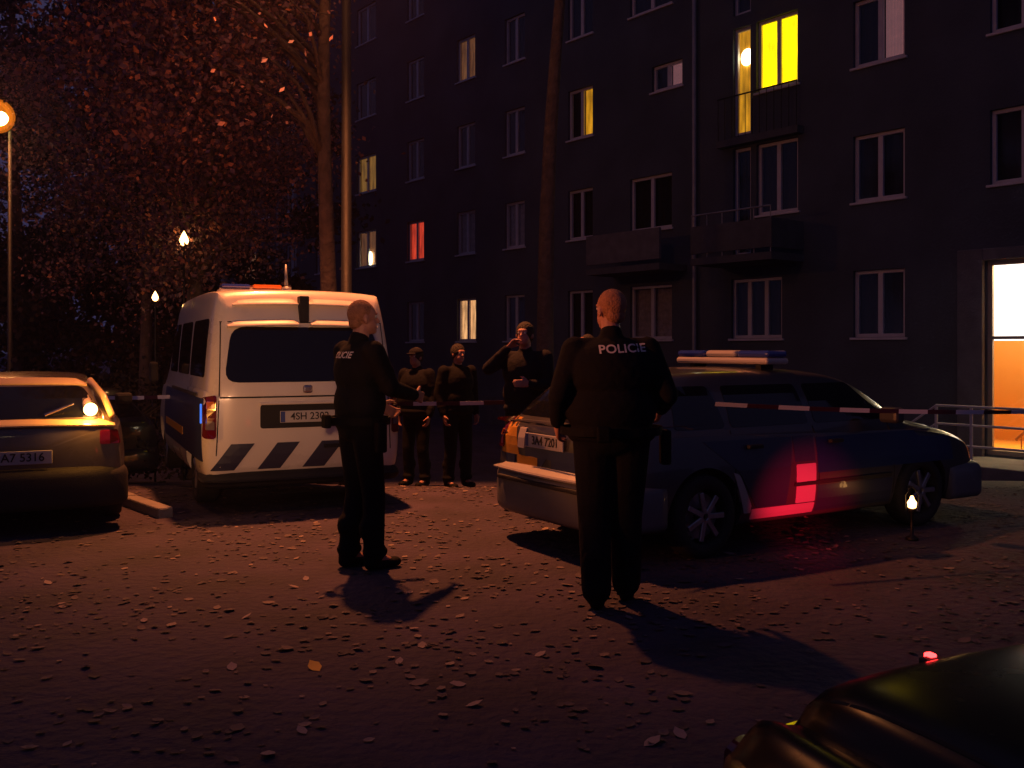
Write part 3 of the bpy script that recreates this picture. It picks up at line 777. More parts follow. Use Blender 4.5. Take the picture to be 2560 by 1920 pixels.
# ---- patrol hatchback ----
def hatch_st(H, Wd, L=4.2, zb=.22):
    h = H; w = Wd
    return [(0, w - .08, w - .22, zb + .12, .84, .93), (.05, w - .04, w - .2, zb + .04, .87, .98), (.22, w - .01, w - .23, zb, .90, .98 + (h - .98) * .42), (.48, w, w - .27, zb - .02, .91, h - .05), (.7, w, w - .28, zb - .02, .91, h - .015),
            (1.3, w + .01, w - .27, zb - .02, .90, h), (2.1, w + .01, w - .26, zb - .02, .88, h - .01), (2.6, w, w - .25, zb - .02, .87, h - .08), (3.0, w, w - .22, zb - .02, .86, 1.1), (3.25, w, w - .2, zb - .02, .84, .95), (3.7, w - .01, w - .2, zb - .02, .78, .86),
            (4.05, w - .05, w - .22, zb + .02, .68, .74), (4.18, w - .14, w - .3, zb + .1, .58, .62)]
pc_corner_r = Vector((.74, 6.62, 0)); hd = Vector((.854, .52, 0)).normalized(); lf = Vector((-hd.y, hd.x, 0))
pw = .84
car = thing('patrol_car', 'silver police hatchback with blue and yellow markings, roof light bar, officer in front of it', 'police car', pc_corner_r + lf * pw, math.atan2(hd.y, hd.x))
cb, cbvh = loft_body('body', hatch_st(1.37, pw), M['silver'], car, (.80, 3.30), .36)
wheel_set(car, [(.80, -.745, .31, False), (.80, .745, .31, True), (3.3, -.745, .31, False), (3.3, .745, .31, True)])
proj('rear_window', cbvh, [(-.62, 1.01), (.62, 1.01), (.5, 1.27), (-.5, 1.27)], 'x-', .005, M['carglass'], car, .06)
for sd in ('y-', 'y+'):
    for a, b, c_, d_ in ((.55, 1.05, .62, 1.0), (1.1, 1.95, 1.13, 1.93), (2.02, 2.95, 2.02, 2.62)):
        proj('side_window', cbvh, [(a, .95), (b, .95), (d_, 1.26), (c_, 1.26)], sd, .004, M['carglass'], car, .04)
    proj('door_stripe', cbvh, [(1.30, .335), (1.62, .335), (1.70, .86), (.78, .86), (1.12, .62)], sd, .004, M['darkfilm'], car, .01)  # livery film, its dark outline also cut around the red-lit shape
    proj('door_stripe', cbvh, [(1.97, .56), (3.75, .56), (3.75, .84), (1.97, .84)], sd, .004, M['bluefilm'], car, .01)
    proj('door_stripe', cbvh, [(1.97, .25), (2.9, .25), (2.9, .46), (1.97, .46)], sd, .004, M['darkfilm'], car, .01)
    proj('door_stripe', cbvh, [(1.71, .66), (1.94, .66), (1.94, .86), (1.71, .86)], sd, .004, M['darkfilm'], car, .01)
    proj('lit_patch', cbvh, [(1.73, .335), (1.945, .335), (1.945, .64), (1.73, .64)], sd, .006, M['litsilver'], car, .01)  # paler patches cut to the red-lit L, light put into colour
    proj('lit_patch', cbvh, [(1.26, .245), (1.945, .245), (1.945, .328), (1.26, .328)], sd, .006, M['litsilver'], car, .01)
    proj('lit_patch', cbvh, [(1.185, .30), (1.25, .30), (1.25, .36), (1.12, .60), (1.06, .62)], sd, .006, M['litsilver'], car, .01)
    proj('side_molding', cbvh, [(1.70, .47), (2.88, .47), (2.88, .50), (1.70, .50)], sd, .014, M['blackplastic'], car, .01)
    for a in (1.08, 1.98, 2.92):
        proj('shut_line', cbvh, [(a, .32), (a + .008, .32), (a + .008, .93), (a, .93)], sd, .0025, M['wellblack'], car)
    y_ = (-1 if sd == 'y-' else 1)
    for a in (1.2, 2.1):
        boxo('door_handle', a, a + .15, y_ * .865 - .02, y_ * .865 + .02, .79, .82, M['blackplastic'], car, bev=.01)
    boxo('mirror', 2.68, 2.80, y_ * .96 - .09, y_ * .96 + .09, .93, 1.06, M['silver'], car, bev=.03)
proj('windscreen', cbvh, [(-.62, .98), (.62, .98), (.54, 1.28), (-.54, 1.28)], 'x+', .005, M['carglass'], car, .06)
# tail: yellow left block, blue lower band, white block, plate
proj('tail_marking', cbvh, [(.40, .70), (.70, .70), (.72, .99), (.50, .99)], 'x-', .004, M['yellowfilm'], car, .01)
proj('tail_marking', cbvh, [(.46, .62), (.60, .62), (.62, .70), (.46, .70)], 'x-', .007, M['bluefilm'], car, .01)
proj('tail_marking', cbvh, [(.31, .76), (.41, .76), (.41, .92), (.31, .92)], 'x-', .012, M['whitefilm'], car, .01)
proj('tail_marking', cbvh, [(-.70, .60), (.30, .60), (.30, .78), (-.70, .78)], 'x-', .004, M['bluefilm'], car, .01)
proj('tail_marking', cbvh, [(.12, .61), (.42, .61), (.42, .70), (.12, .70)], 'x-', .007, M['yellowfilm'], car, .01)
plate(car, -.065, 0, .835, '3A4 7201')
for s in (1, -1):
    tl = proj('tail_lamp', cbvh, [(s * .66, .74), (s * .80, .74), (s * .78, .98), (s * .67, .98)][::s], 'x-', .02, M['lensred'], car, .02)
    proj('lamp_segment', cbvh, [(s * .68, .84), (s * .77, .84), (s * .77, .89), (s * .68, .89)][::s], 'x-', .025, M['lensorange'], tl, .01)
    proj('headlamp', cbvh, [(s * .42, .58), (s * .70, .58), (s * .72, .70), (s * .46, .70)][::s], 'x+', .02, M['lensclear'], car, .02)
bumper('rear_bumper', pw, .24, .60, .11, .42, M['greyplastic'], car)
bumper('front_bumper', pw, .2, .52, .10, .5, M['greyplastic'], car, 4.2, 1)
wedge('bumper_top', -.135, .585, 0.74, .075, .05, M['bumpertop'], car, 0, .10, .0)
wedge('tailgate_ledge', .0, .965, .66, .06, .03, M['silver'], car, 0, .09, .02)
boxo('bumper_strip', -.135, -.10, -.6, .6, .50, .535, M['blackplastic'], car, bev=.01)
bm = bmesh.new(); tube(bm, [(.06, 0, 1.0), (.03, -.22, 1.05), (.07, -.40, 1.08)], .010, 6); from_bm('rear_wiper', bm, M['blackplastic'], car)
lb = boxo('light_bar', 1.72, 1.98, -.55, .55, 1.415, 1.47, M['barwhite'], car, bev=.02)
for a, b, mm in ((-.55, -.2, 'barblue'), (-.18, .18, 'barwhite'), (.2, .55, 'barblue')):
    boxo('dome', 1.73, 1.97, a, b, 1.472, 1.53, M[mm], lb, bev=.025)
bm = bmesh.new()
for y in (-.4, .4): box(bm, 1.78, 1.92, y - .03, y + .03, 1.37, 1.418)
from_bm('bar_foot', bm, M['blackplastic'], lb)

# ---- left grey hatchback ----
lc = thing('parked_car', 'grey hatchback at the left edge with orange lit rear pillar and wiper', 'car', (-4.05, 7.86, 0), math.pi / 2 + R(25))
b2, bv2 = loft_body('body', hatch_st(1.30, .83), M['greycar'], lc, (.8, 3.25), .35)
wheel_set(lc, [(.80, -.735, .3, False), (.80, .735, .3, True), (3.25, -.735, .3, False), (3.25, .735, .3, True)], .30, .18, .2)
rw = proj('rear_window', bv2, [(-.66, .97), (.66, .97), (.49, 1.22), (-.49, 1.22)], 'x-', .005, M['carglass'], lc, .05)
for sd in ('y-', 'y+'):
    for a, b, c_, d_ in ((.55, 1.05, .62, 1.0), (1.1, 1.95, 1.13, 1.93), (2.02, 2.95, 2.02, 2.62)):
        proj('side_window', bv2, [(a, .95), (b, .95), (d_, 1.2), (c_, 1.2)], sd, .004, M['carglass'], lc, .04)
proj('windscreen', bv2, [(-.62, .98), (.62, .98), (.54, 1.2), (-.54, 1.2)], 'x+', .005, M['carglass'], lc, .06)
for s in (1, -1):
    proj('tail_lamp', bv2, [(s * .62, .74), (s * .79, .74), (s * .76, .86), (s * .62, .86)][::s], 'x-', .02, M['lensred'], lc, .02)
    boxo('mirror', 2.68, 2.80, s * .95 - .09, s * .95 + .09, .93, 1.05, M['blackplastic'], lc, bev=.03)
bumper('rear_bumper', .83, .22, .56, .12, .42, M['blackplastic'], lc)
bumper('front_bumper', .83, .2, .52, .10, .5, M['blackplastic'], lc, 4.2, 1)
plate(lc, -.07, 0, .655, '1A7 5316')
bm = bmesh.new(); tube(bm, [(.03, -.20, .99), (.05, -.32, 1.04), (.08, -.42, 1.08)], [.014, .012, .008], 6); from_bm('rear_wiper', bm, M['hub'], lc)
bm = bmesh.new(); bmesh.ops.create_uvsphere(bm, u_segments=16, v_segments=12, radius=.055); bmesh.ops.scale(bm, vec=(.4, 1, 1), verts=bm.verts)
wl = from_bm('window_glint', bm, M['flame'], lc, True); wl.location = (.035, -.55, 1.03)  # added glowing blob in place of a lamp reflection in the glass
pd = bpy.data.lights.new('glint_glow', 'POINT'); pd.energy = 16; pd.color = (1, .36, .05); pd.shadow_soft_size = .03  # added point light that turns the rear pillar orange
po = link(bpy.data.objects.new('glint_glow', pd), wl); po.location = (-.12, 0, .02)
wedge('roof_lip', .40, 1.24, .53, .08, .055, M['litedge'], lc, 0, .10, .05)  # lips added and painted pale for the orange lit streaks
wedge('boot_ledge', -.065, .915, .74, .08, .05, M['litedge'], lc, 0, .09, .03)
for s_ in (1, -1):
    bm = bmesh.new(); tube(bm, [(.08, s_ * .72, .97), (.28, s_ * .66, 1.13), (.50, s_ * .555, 1.265)], .028, 10); from_bm('rear_pillar', bm, M['litedge'], lc, True)

# ---- dark car behind, between hatchback and van ----
dc = thing('parked_car', 'dark parked car barely visible between the left hatchback and the van', 'car', (-5.5, 13.2, ground_z(14)), math.pi / 2 + R(62))
b3, bv3 = loft_body('body', hatch_st(1.42, .84), M['darkcar'], dc, (.8, 3.25), .35)
wheel_set(dc, [(.80, -.745, .3, False), (.80, .745, .3, True), (3.25, -.745, .3, False), (3.25, .745, .3, True)], .30, .18, .2)
for sd in ('y-', 'y+'):
    for a, b, c_, d_ in ((.55, 1.05, .62, 1.0), (1.1, 1.95, 1.13, 1.93), (2.02, 2.95, 2.02, 2.62)):
        proj('side_window', bv3, [(a, .95), (b, .95), (d_, 1.3), (c_, 1.3)], sd, .004, M['carglass'], dc, .04)
proj('rear_window', bv3, [(-.6, 1.0), (.6, 1.0), (.48, 1.3), (-.48, 1.3)], 'x-', .005, M['carglass'], dc, .05)
proj('windscreen', bv3, [(-.62, .98), (.62, .98), (.54, 1.3), (-.54, 1.3)], 'x+', .005, M['carglass'], dc, .06)
bumper('rear_bumper', .84, .22, .56, .12, .42, M['darkcar'], dc)
bumper('front_bumper', .84, .2, .52, .10, .5, M['darkcar'], dc, 4.2, 1)

# ---- foreground dark saloon, only its boot in the picture ----
fh = Vector((.35, -.936, 0))
def saloon(H=1.40, w=.86, zb=.22):
    return [(0, w - .14, w - .30, zb + .14, .80, .88), (.07, w - .06, w - .25, zb + .04, .86, .955), (.25, w - .01, w - .22, zb, .90, .985), (.75, w, w - .22, zb - .02, .92, 1.0), (.95, w, w - .22, zb - .02, .92, 1.06), (1.45, w, w - .27, zb - .02, .92, H - .07), (1.8, w, w - .28, zb - .02, .91, H),
            (2.5, w, w - .27, zb - .02, .90, H - .01), (2.9, w, w - .25, zb - .02, .89, H - .1), (3.35, w, w - .2, zb - .02, .87, .98), (3.9, w - .01, w - .2, zb - .02, .80, .88), (4.3, w - .06, w - .24, zb + .02, .70, .76), (4.42, w - .16, w - .32, zb + .1, .6, .64)]
# rear face runs from (.46,1.57) to the right
rc = Vector((.29, 1.68, 0)) + Vector((.936, .35, 0)) * .82
fc = thing('parked_car', 'dark car boot in the lower right corner with a small lit red lamp', 'car', rc, math.atan2(fh.y, fh.x))
b4, bv4 = loft_body('body', saloon(), M['foredark'], fc, (.85, 3.45), .36)
wheel_set(fc, [(.85, -.755, .31, False), (.85, .755, .31, True), (3.45, -.755, .31, False), (3.45, .755, .31, True)])
proj('rear_window', bv4, [(.92, -.55), (1.5, -.5), (1.5, .5), (.92, .55)], 'z', .005, M['carglass'], fc, .06)
proj('windscreen', bv4, [(-.62, 1.0), (.62, 1.0), (.54, 1.3), (-.54, 1.3)], 'x+', .005, M['carglass'], fc, .06)
for sd in ('y-', 'y+'):
    for a, b, c_, d_ in ((1.2, 2.1, 1.45, 2.08), (2.17, 3.15, 2.17, 2.8)):
        proj('side_window', bv4, [(a, .96), (b, .96), (d_, 1.26), (c_, 1.26)], sd, .004, M['carglass'], fc, .04)
for y0 in (-.60, .60):
    proj('boot_seam', bv4, [(.08, y0 - .003), (.86, y0 - .003), (.86, y0 + .003), (.08, y0 + .003)], 'z', .0015, M['wellblack'], fc)
bumper('rear_bumper', .84, .22, .56, .11, .42, M['foredark'], fc)
bumper('front_bumper', .84, .2, .52, .10, .5, M['foredark'], fc, 4.4, 1)
for s in (1, -1):
    proj('tail_lamp', bv4, [(s * .45, .72), (s * .72, .72), (s * .74, .86), (s * .46, .86)][::s], 'x-', .02, M['lensred'], fc, .02)
# lit stop lamp on the edge of the boot lid
def fw(v): return fc.matrix_basis.inverted() @ Vector(v)
bpy.context.view_layer.update()
sl = Vector(P(2340, 1655, 1.70)); sll = fc.matrix_world.inverted() @ sl
SLY = min((k / 100 for k in range(-70, 71)), key=lambda y: abs((lambda w: CX + w.x / w.y * FPX)(fc.matrix_world @ Vector((.05, y, .95))) - 2340))
h = bv4.ray_cast(Vector((.05, SLY, 3)), Vector((0, 0, -1))); hz = h[0].z
sb = boxo('stop_lamp', .03, .07, SLY - .025, SLY + .025, hz - .01, hz + .006, M['blackplastic'], fc, bev=.004)
boxo('lens', .026, .045, SLY - .008, SLY + .008, hz - .002, hz + .012, M['stop'], sb, bev=.003)
for s_ in (1, -1):
    fl_ = boxo('fog_lamp', -.135, -.10, s_ * .45 - .06, s_ * .45 + .06, .20, .28, M['stop'] if s_ > 0 else M['lensred'], fc, bev=.008)
    if s_ > 0:
        l = bpy.data.lights.new('fog_light', 'SPOT'); l.energy = 3300; l.color = (1, .012, .04); l.shadow_soft_size = .02; l.spot_size = R(11); l.spot_blend = 1
        slo = link(bpy.data.objects.new('fog_light', l), fl_); slo.location = (-.16, .45, .24)
        tgt = fc.matrix_world.inverted() @ (pc_corner_r + hd * 1.84 + Vector((0, 0, .36)))
        slo.rotation_euler = (tgt - slo.location).to_track_quat('-Z', 'Y').to_euler()

# ------------------------------------------------------------------ people
def flesh(parts, voxel, name, m, parent, smooth=4):
    bm = bmesh.new()
    for p in parts:
        if p[0] == 'c':
            a, ra, b, rb = Vector(p[1]), p[2], Vector(p[3]), p[4]
            for c, r in ((a, ra), (b, rb)):
                q = bmesh.ops.create_icosphere(bm, subdivisions=2, radius=r); bmesh.ops.translate(bm, verts=q['verts'], vec=c)
            if (b - a).length > 1e-4:
                tube(bm, [a, b], [ra, rb], 14)
        else:
            c, rv = Vector(p[1]), Vector(p[2]); rot = p[3] if len(p) > 3 else None
            q = bmesh.ops.create_icosphere(bm, subdivisions=3, radius=1)
            mt = Matrix.Diagonal((*rv, 1))
            if rot: mt = rot.to_matrix().to_4x4() @ mt if hasattr(rot, 'to_matrix') else rot @ mt
            bmesh.ops.transform(bm, matrix=Matrix.Translation(c) @ mt, verts=q['verts'])
    t = from_bm('tmp', bm, m)
    md = t.modifiers.new('r', 'REMESH'); md.mode = 'VOXEL'; md.voxel_size = voxel; md.use_smooth_shade = True
    ms = t.modifiers.new('s', 'SMOOTH'); ms.factor = .6; ms.iterations = smooth
    me = evaluated(t); bpy.data.objects.remove(t); me.name = name
    me.materials.clear(); me.materials.append(m)
    me.polygons.foreach_set('use_smooth', [True] * len(me.polygons))
    return link(bpy.data.objects.new(name, me), parent)

def hand_parts(wr, d, palm_n, k=1.0, curl=.5, side=1):
    """wr wrist point, d direction along the hand, palm_n palm normal; palm, four fingers and a thumb"""
    d = Vector(d).normalized(); pn = Vector(palm_n); pn = (pn - d * pn.dot(d)).normalized(); s = d.cross(pn) * side
    out = []; W = Vector(wr)
    for f in (-.028, -.009, .010, .028):
        out.append(('c', W + d * .01 + s * f * .6 * k, .015 * k, W + d * .085 * k + s * f * k, .0115 * k))
    for f, ln in ((-.030, .060), (-.010, .074), (.010, .080), (.029, .070)):
        base = W + d * .088 * k + s * f * k; ang = 0; p = base; dirv = d
        for seg, r0, r1 in ((.42, .0095, .009), (.32, .009, .0085), (.26, .0085, .0075)):
            ang += curl; dirv = (d * math.cos(ang) + pn * math.sin(ang)); q = p + dirv * ln * seg * k
            out.append(('c', p, r0 * k, q, r1 * k)); p = q
    tb = W + d * .025 * k + s * .030 * k; t1 = tb + (d * .6 + s * .65 + pn * .3).normalized() * .040 * k; t2 = t1 + (d * .85 + s * .15 + pn * .5).normalized() * .030 * k
    out += [('c', tb, .0145 * k, t1, .0115 * k), ('c', t1, .0115 * k, t2, .0095 * k)]
    return out

def person(label, loc, rz, H=1.8, arms=None, legs=None, jacket='cloth1', trousers='cloth2', hair='hairdark', cap=None, bulk=1.0, lean=0, head_turn=0, fine=False, group=None, letters=None, belt=False, legw=1.0, tilt=0):
    k = H / 1.8
    t = thing('person', label, 'person', loc, rz, group); V = Vector
    vx = .0065 if fine else .011
    hipz = .93 * k
    ln = lambda z: lean * (z - hipz) if z > hipz else 0
    J = lambda x, y, z: V((x * k, y * k + ln(z * k), z * k))
    L = legs or dict(l=((-.10, 0, .93), (-.115, .03, .50), (-.13, -.01, .09)), r=((.10, 0, .93), (.115, .03, .50), (.13, -.01, .09)))
    A = arms or dict(l=((-.20, 0, 1.47), (-.26, -.03, 1.18), (-.24, .06, .92)), r=((.20, 0, 1.47), (.26, -.03, 1.18), (.24, .06, .92)))
    HT = Matrix.Rotation(head_turn, 4, 'Z') @ Matrix.Rotation(tilt, 4, 'X')
    hc = J(0, .03, 1.685)
    def hp(x, y, z): return hc + (HT @ V((x * k, y * k, z * k)))
    body = []
    # head and face
    body += [('e', hp(0, -.012, .025), (.077 * k, .094 * k, .092 * k), HT), ('e', hp(0, .028, -.045), (.057 * k, .062 * k, .068 * k), HT), ('e', hp(0, .062, -.085), (.03 * k, .028 * k, .022 * k), HT),
             ('c', hp(0, .078, .015), .010 * k, hp(0, .102, -.022), .0135 * k), ('e', hp(0, .076, .032), (.05 * k, .016 * k, .012 * k), HT), ('e', hp(0, .080, -.055), (.026 * k, .012 * k, .007 * k), HT), ('e', hp(0, .078, -.067), (.022 * k, .012 * k, .007 * k), HT)]
    for s in (-1, 1): body.append(('e', hp(s * .080, -.008, -.01), (.011 * k, .018 * k, .032 * k), HT))
    body += [('c', J(0, -.01, 1.47), .062 * k, hc + V((0, -.015 * k, -.06 * k)), .054 * k)]
    # trunk
    body += [('e', J(0, 0, 1.32), (.155 * k * bulk, .10 * k * bulk, .20 * k)), ('e', J(0, 0, 1.02), (.15 * k * bulk, .105 * k * bulk, .16 * k)), ('c', J(-.15, 0, 1.455), .06 * k, J(.15, 0, 1.455), .06 * k)]
    for q in L.values():
        a, b, c = [V((p[0] * k, p[1] * k, p[2] * k)) for p in q]
        body += [('c', a, .083 * k, b, .056 * k), ('c', b, .055 * k, b.lerp(c, .35) + V((0, -.012, 0)), .055 * k), ('c', b.lerp(c, .35), .052 * k, c, .036 * k), ('c', c, .038 * k, c + V((0, .12 * k, -.045 * k)), .030 * k)]
    for key, q in A.items():
        a, b, c = [J(*p) for p in q]
        body += [('c', a, .052 * k, b, .040 * k), ('c', b, .040 * k, c, .026 * k)]
        d = (c - b).normalized(); s = 1 if key == 'r' else -1
        inward = V((-s, .2, 0))
        body += hand_parts(c, d, inward, 1.05 * k, .45, side=s)
    flesh(body, vx, 'body', M['skin'], t, 2)
    # trousers
    tr = [('e', J(0, -.01, .97), (.175 * k * bulk, .125 * k * bulk, .13 * k))]
    for q in L.values():
        a, b, c = [V((p[0] * k, p[1] * k, p[2] * k)) for p in q]
        c2 = c + V((0, 0, .015))
        tr += [('c', a, .105 * k * legw, b, .078 * k * legw), ('c', b, .078 * k * legw, c2, .070 * k * legw), ('e', b.lerp(c2, .55) + V((0, -.02, 0)), (.08 * k, .085 * k, .10 * k)), ('e', c2 + V((0, .01, .02)), (.078 * k, .088 * k, .05 * k))]
    flesh(tr, .011, 'trousers', M[trousers], t, 3)
    # jacket
    ja = [('e', J(0, -.005, 1.33), (.205 * k * bulk, .145 * k * bulk, .21 * k)), ('e', J(0, 0, 1.12), (.20 * k * bulk, .15 * k * bulk, .20 * k)), ('c', J(-.155 * bulk, -.005, 1.455), .075 * k, J(.155 * bulk, -.005, 1.455), .075 * k),
          ('c', J(0, -.015, 1.46), .085 * k, J(0, -.005, 1.545), .068 * k), ('e', J(0, 0, .98), (.195 * k * bulk, .145 * k * bulk, .09 * k))]
    for q in A.values():
        a, b, c = [J(*p) for p in q]
        ja += [('c', a, .078 * k, b, .062 * k), ('c', b, .062 * k, b.lerp(c, .93), .044 * k), ('e', a.lerp(b, .55), (.072 * k, .075 * k, .06 * k)), ('e', b.lerp(c, .6), (.054 * k, .056 * k, .05 * k))]
    jk = flesh(ja, .011, 'jacket', M[jacket], t, 3)
    # boots
    for q in L.values():
        c = V((q[2][0] * k, q[2][1] * k, q[2][2] * k))
        flesh([('c', c + V((0, -.01, .02)), .058 * k, c + V((0, -.02 * k, -.045 * k)), .048 * k), ('c', c + V((0, -.025 * k, -.045 * k)), .046 * k, c + V((0, .14 * k, -.055 * k)), .038 * k), ('e', c + V((0, .15 * k, -.052 * k)), (.05 * k, .06 * k, .036 * k))], .011, 'boot', M['boot'], t, 2)
    # hair shell
    if hair:
        th = .004 if hair == 'hair' else .012
        flesh([('e', hp(0, -.022, .032), (.0775 * k + th, .090 * k + th, .090 * k + th), HT), ('e', hp(0, -.055, -.03), (.058 * k + th, .045 * k + th, .05 * k), HT)], .008, 'hair', M[hair], t, 1)
    if cap:
        flesh([('e', hp(0, -.012, .065), (.09 * k, .105 * k, .062 * k), HT), ('e', hp(0, .105, .045), (.07 * k, .06 * k, .010 * k), HT)], .007, 'cap', M[cap], t, 1)
    for s in (-1, 1):
        bm = bmesh.new(); bmesh.ops.create_uvsphere(bm, u_segments=10, v_segments=8, radius=.0125 * k)
        e = from_bm('eye', bm, M['eye'], t, True); e.location = hp(s * .031, .072, .012)
    if belt:
        bm = bmesh.new(); n = 28; rr_ = []
        for i in range(n):
            a = 2 * math.pi * i / n; c = V((math.cos(a) * (.213 * k * bulk), math.sin(a) * (.165 * k * bulk), 0)) + J(0, 0, 1.0)
            o_ = V((math.cos(a), math.sin(a), 0)) * .012
            rr_.append([bm.verts.new(c + V((0, 0, -.025))), bm.verts.new(c + o_ + V((0, 0, -.025))), bm.verts.new(c + o_ + V((0, 0, .025))), bm.verts.new(c + V((0, 0, .025)))])
        for i in range(n):
            a, b = rr_[i], rr_[(i + 1) % n]
            for j in range(4): bm.faces.new((a[j], a[(j + 1) % 4], b[(j + 1) % 4], b[j]))
        bl = from_bm('belt', bm, M['boot'], t)
        hx = .235 * k * bulk
        boxo('holster', hx - .03, hx + .035, -.03, .05, .80 * k, 1.0 * k, M['boot'], bl, bev=.015)
        boxo('pouch', -.12, -.04, -.165 * k * bulk - .055, -.165 * k * bulk - .01, .95 * k, 1.04 * k, M['boot'], bl, bev=.012)
    if letters:
        txt, size, (tx_, tz), rzz, xs_ = letters
        bv = BVHTree.FromPolygons([v.co for v in jk.data.vertices], [p.vertices for p in jk.data.polygons])
        c = bpy.data.curves.new('x', 'FONT'); c.body = txt; c.size = size; c.align_x = 'CENTER'; c.align_y = 'CENTER'; c.offset = size * .02; c.space_character = 1.05
        tt = bpy.data.objects.new('tmp', c); COL.objects.link(tt); me = evaluated(tt); bpy.data.objects.remove(tt)
        me.materials.clear(); me.materials.append(M['reflet']); me.name = 'lettering'
        ca, sa = math.cos(rzz), math.sin(rzz)
        # print wraps on the cloth of the back
        bm = bmesh.new(); bm.from_mesh(me)
        bmesh.ops.triangulate(bm, faces=bm.faces)
        for x in np.arange(-.3, .3, .02):
            bmesh.ops.bisect_plane(bm, geom=bm.verts[:] + bm.edges[:] + bm.faces[:], plane_co=(x, 0, 0), plane_no=(1, 0, 0), dist=1e-6)
        for v in bm.verts:
            x, z = v.co.x * xs_ * ca - v.co.y * sa + tx_, v.co.x * xs_ * sa + v.co.y * ca + tz
            hh = bv.ray_cast(V((x, -1.5, z)), V((0, 1, 0)))
            v.co = V((x, (hh[0].y if hh[0] is not None else -.15) - .006, z))
        bm.to_mesh(me); bm.free()
        link(bpy.data.objects.new('lettering', me), t)
    return t

V3 = Vector
# officer in the foreground, back to the camera
oX, oY = .60, 5.80
person('police officer with shaved head seen from behind, POLICIE across his back, by the patrol car', (oX, oY, 0), R(2), 1.90,
       arms=dict(l=((-.21, -.01, 1.46), (-.305, -.06, 1.20), (-.30, .11, 1.03)), r=((.21, -.01, 1.46), (.315, -.05, 1.20), (.31, .13, 1.11))),
       legs=dict(l=((-.095, 0, .93), (-.095, .02, .50), (-.095, -.08, .09)), r=((.095, 0, .93), (.09, .05, .50), (.10, .10, .09))), legw=1.22,
       jacket='uniform', trousers='uniform', hair='hair', bulk=1.32, lean=.03, head_turn=R(28), fine=True, letters=('POLICIE', .070, (.05, 1.545), R(2.5), 1.13), belt=True)
# man by the van
person('man in dark uniform standing right behind the van, his back to the camera', (-1.07, 6.75, 0), R(-52), 1.88,
       arms=dict(l=((-.20, -.01, 1.46), (-.24, .04, 1.19), (-.16, .24, 1.08)), r=((.20, -.01, 1.46), (.24, .10, 1.22), (.12, .36, 1.16))),
       legs=dict(l=((-.09, 0, .93), (-.095, .03, .50), (-.09, -.04, .09)), r=((.09, 0, .93), (.10, .05, .50), (.10, .05, .09))),
       jacket='uniform', trousers='uniform', hair='hair', bulk=1.08, head_turn=R(-12), fine=True, letters=('POLICIE', .062, (.0, 1.50), R(0), 1.0), belt=True)
# bystanders behind the tape
GZ = ground_z
person('bystander in black behind the tape, nearest to the van', (-1.22, 12.3, GZ(12.3)), R(150), 1.76, jacket='cloth1', cap='cloth3', bulk=1.2)
person('bystander in dark coat standing behind the tape, centre of the group', (-.66, 11.6, GZ(11.6)), R(215), 1.72, jacket='cloth2', hair='hairdark', bulk=1.12)
person('bystander with raised arm and pink lit face behind the patrol car', (.13, 9.25, 0), R(160), 1.79, jacket='cloth3', tilt=R(6), bulk=1.15,
       arms=dict(l=((-.20, 0, 1.47), (-.25, .05, 1.20), (-.12, .25, 1.22)), r=((.20, 0, 1.47), (.30, .22, 1.36), (.10, .22, 1.56))))
person('bystander almost hidden behind the officer with one hand raised', (.86, 10.9, GZ(10.9)), R(180), 1.74, jacket='cloth1',
       arms=dict(l=((-.20, 0, 1.47), (-.26, .05, 1.20), (-.16, .25, 1.3)), r=((.20, 0, 1.47), (.27, .2, 1.42), (.17, .26, 1.66))))

# ------------------------------------------------------------------ barrier tape
def tape(label, pts, sag, seg, width=.075, seed=0):
    t = thing('barrier_tape', label, 'barrier tape', pts[0]); base = V3(pts[0])
    cum = [0]; P_ = [V3(p) for p in pts]
    for a, b in zip(P_, P_[1:]): cum.append(cum[-1] + (b - a).length)
    tot = cum[-1]
    def at(s):
        for i in range(len(P_) - 1):
            if s <= cum[i + 1] + 1e-6:
                f = (s - cum[i]) / (cum[i + 1] - cum[i]); p = P_[i].lerp(P_[i + 1], f); p.z -= sag * 4 * f * (1 - f)
                return p, (P_[i + 1] - P_[i]).normalized()
    n = int(tot / seg)
    for i in range(n):
        vs, fs = [], []
        for j in range(7):
            s = (i + j / 6) * tot / n; p, d = at(s); p = p - base
            tw = .25 * math.sin(s * 1.7 + seed) + .3
            up = V3((0, 0, 1)) * math.cos(tw) + d.cross(V3((0, 0, 1))) * math.sin(tw)
            nn = d.cross(up) * .0006
            vs += [p - up * width / 2 - nn, p + up * width / 2 - nn, p + up * width / 2 + nn, p - up * width / 2 + nn]
        for j in range(6):
            a = j * 4
            for q in range(4): fs.append((a + q, a + (q + 1) % 4, a + 4 + (q + 1) % 4, a + 4 + q))
        mk('red_band' if i % 2 else 'white_band', vs, fs, M['tapered' if i % 2 else 'tapewhite'], t)
    return t
tape('red and white police tape on the left, stretched past the van towards the patrol car', [P(40, 975, 13.5), P(420, 992, 11.5), P(1330, 1004, 10.55)], .05, .27, .045)
hx_ = pc_corner_r + hd * 1.27 + Vector((0, 0, .0))
tape('red and white police tape on the right, from the patrol car to the entrance railing', [P(1788, 1010, 6.95), P(2560, 1030, 7.6), P(2900, 1040, 8.0)], .02, .245, .033, 2)
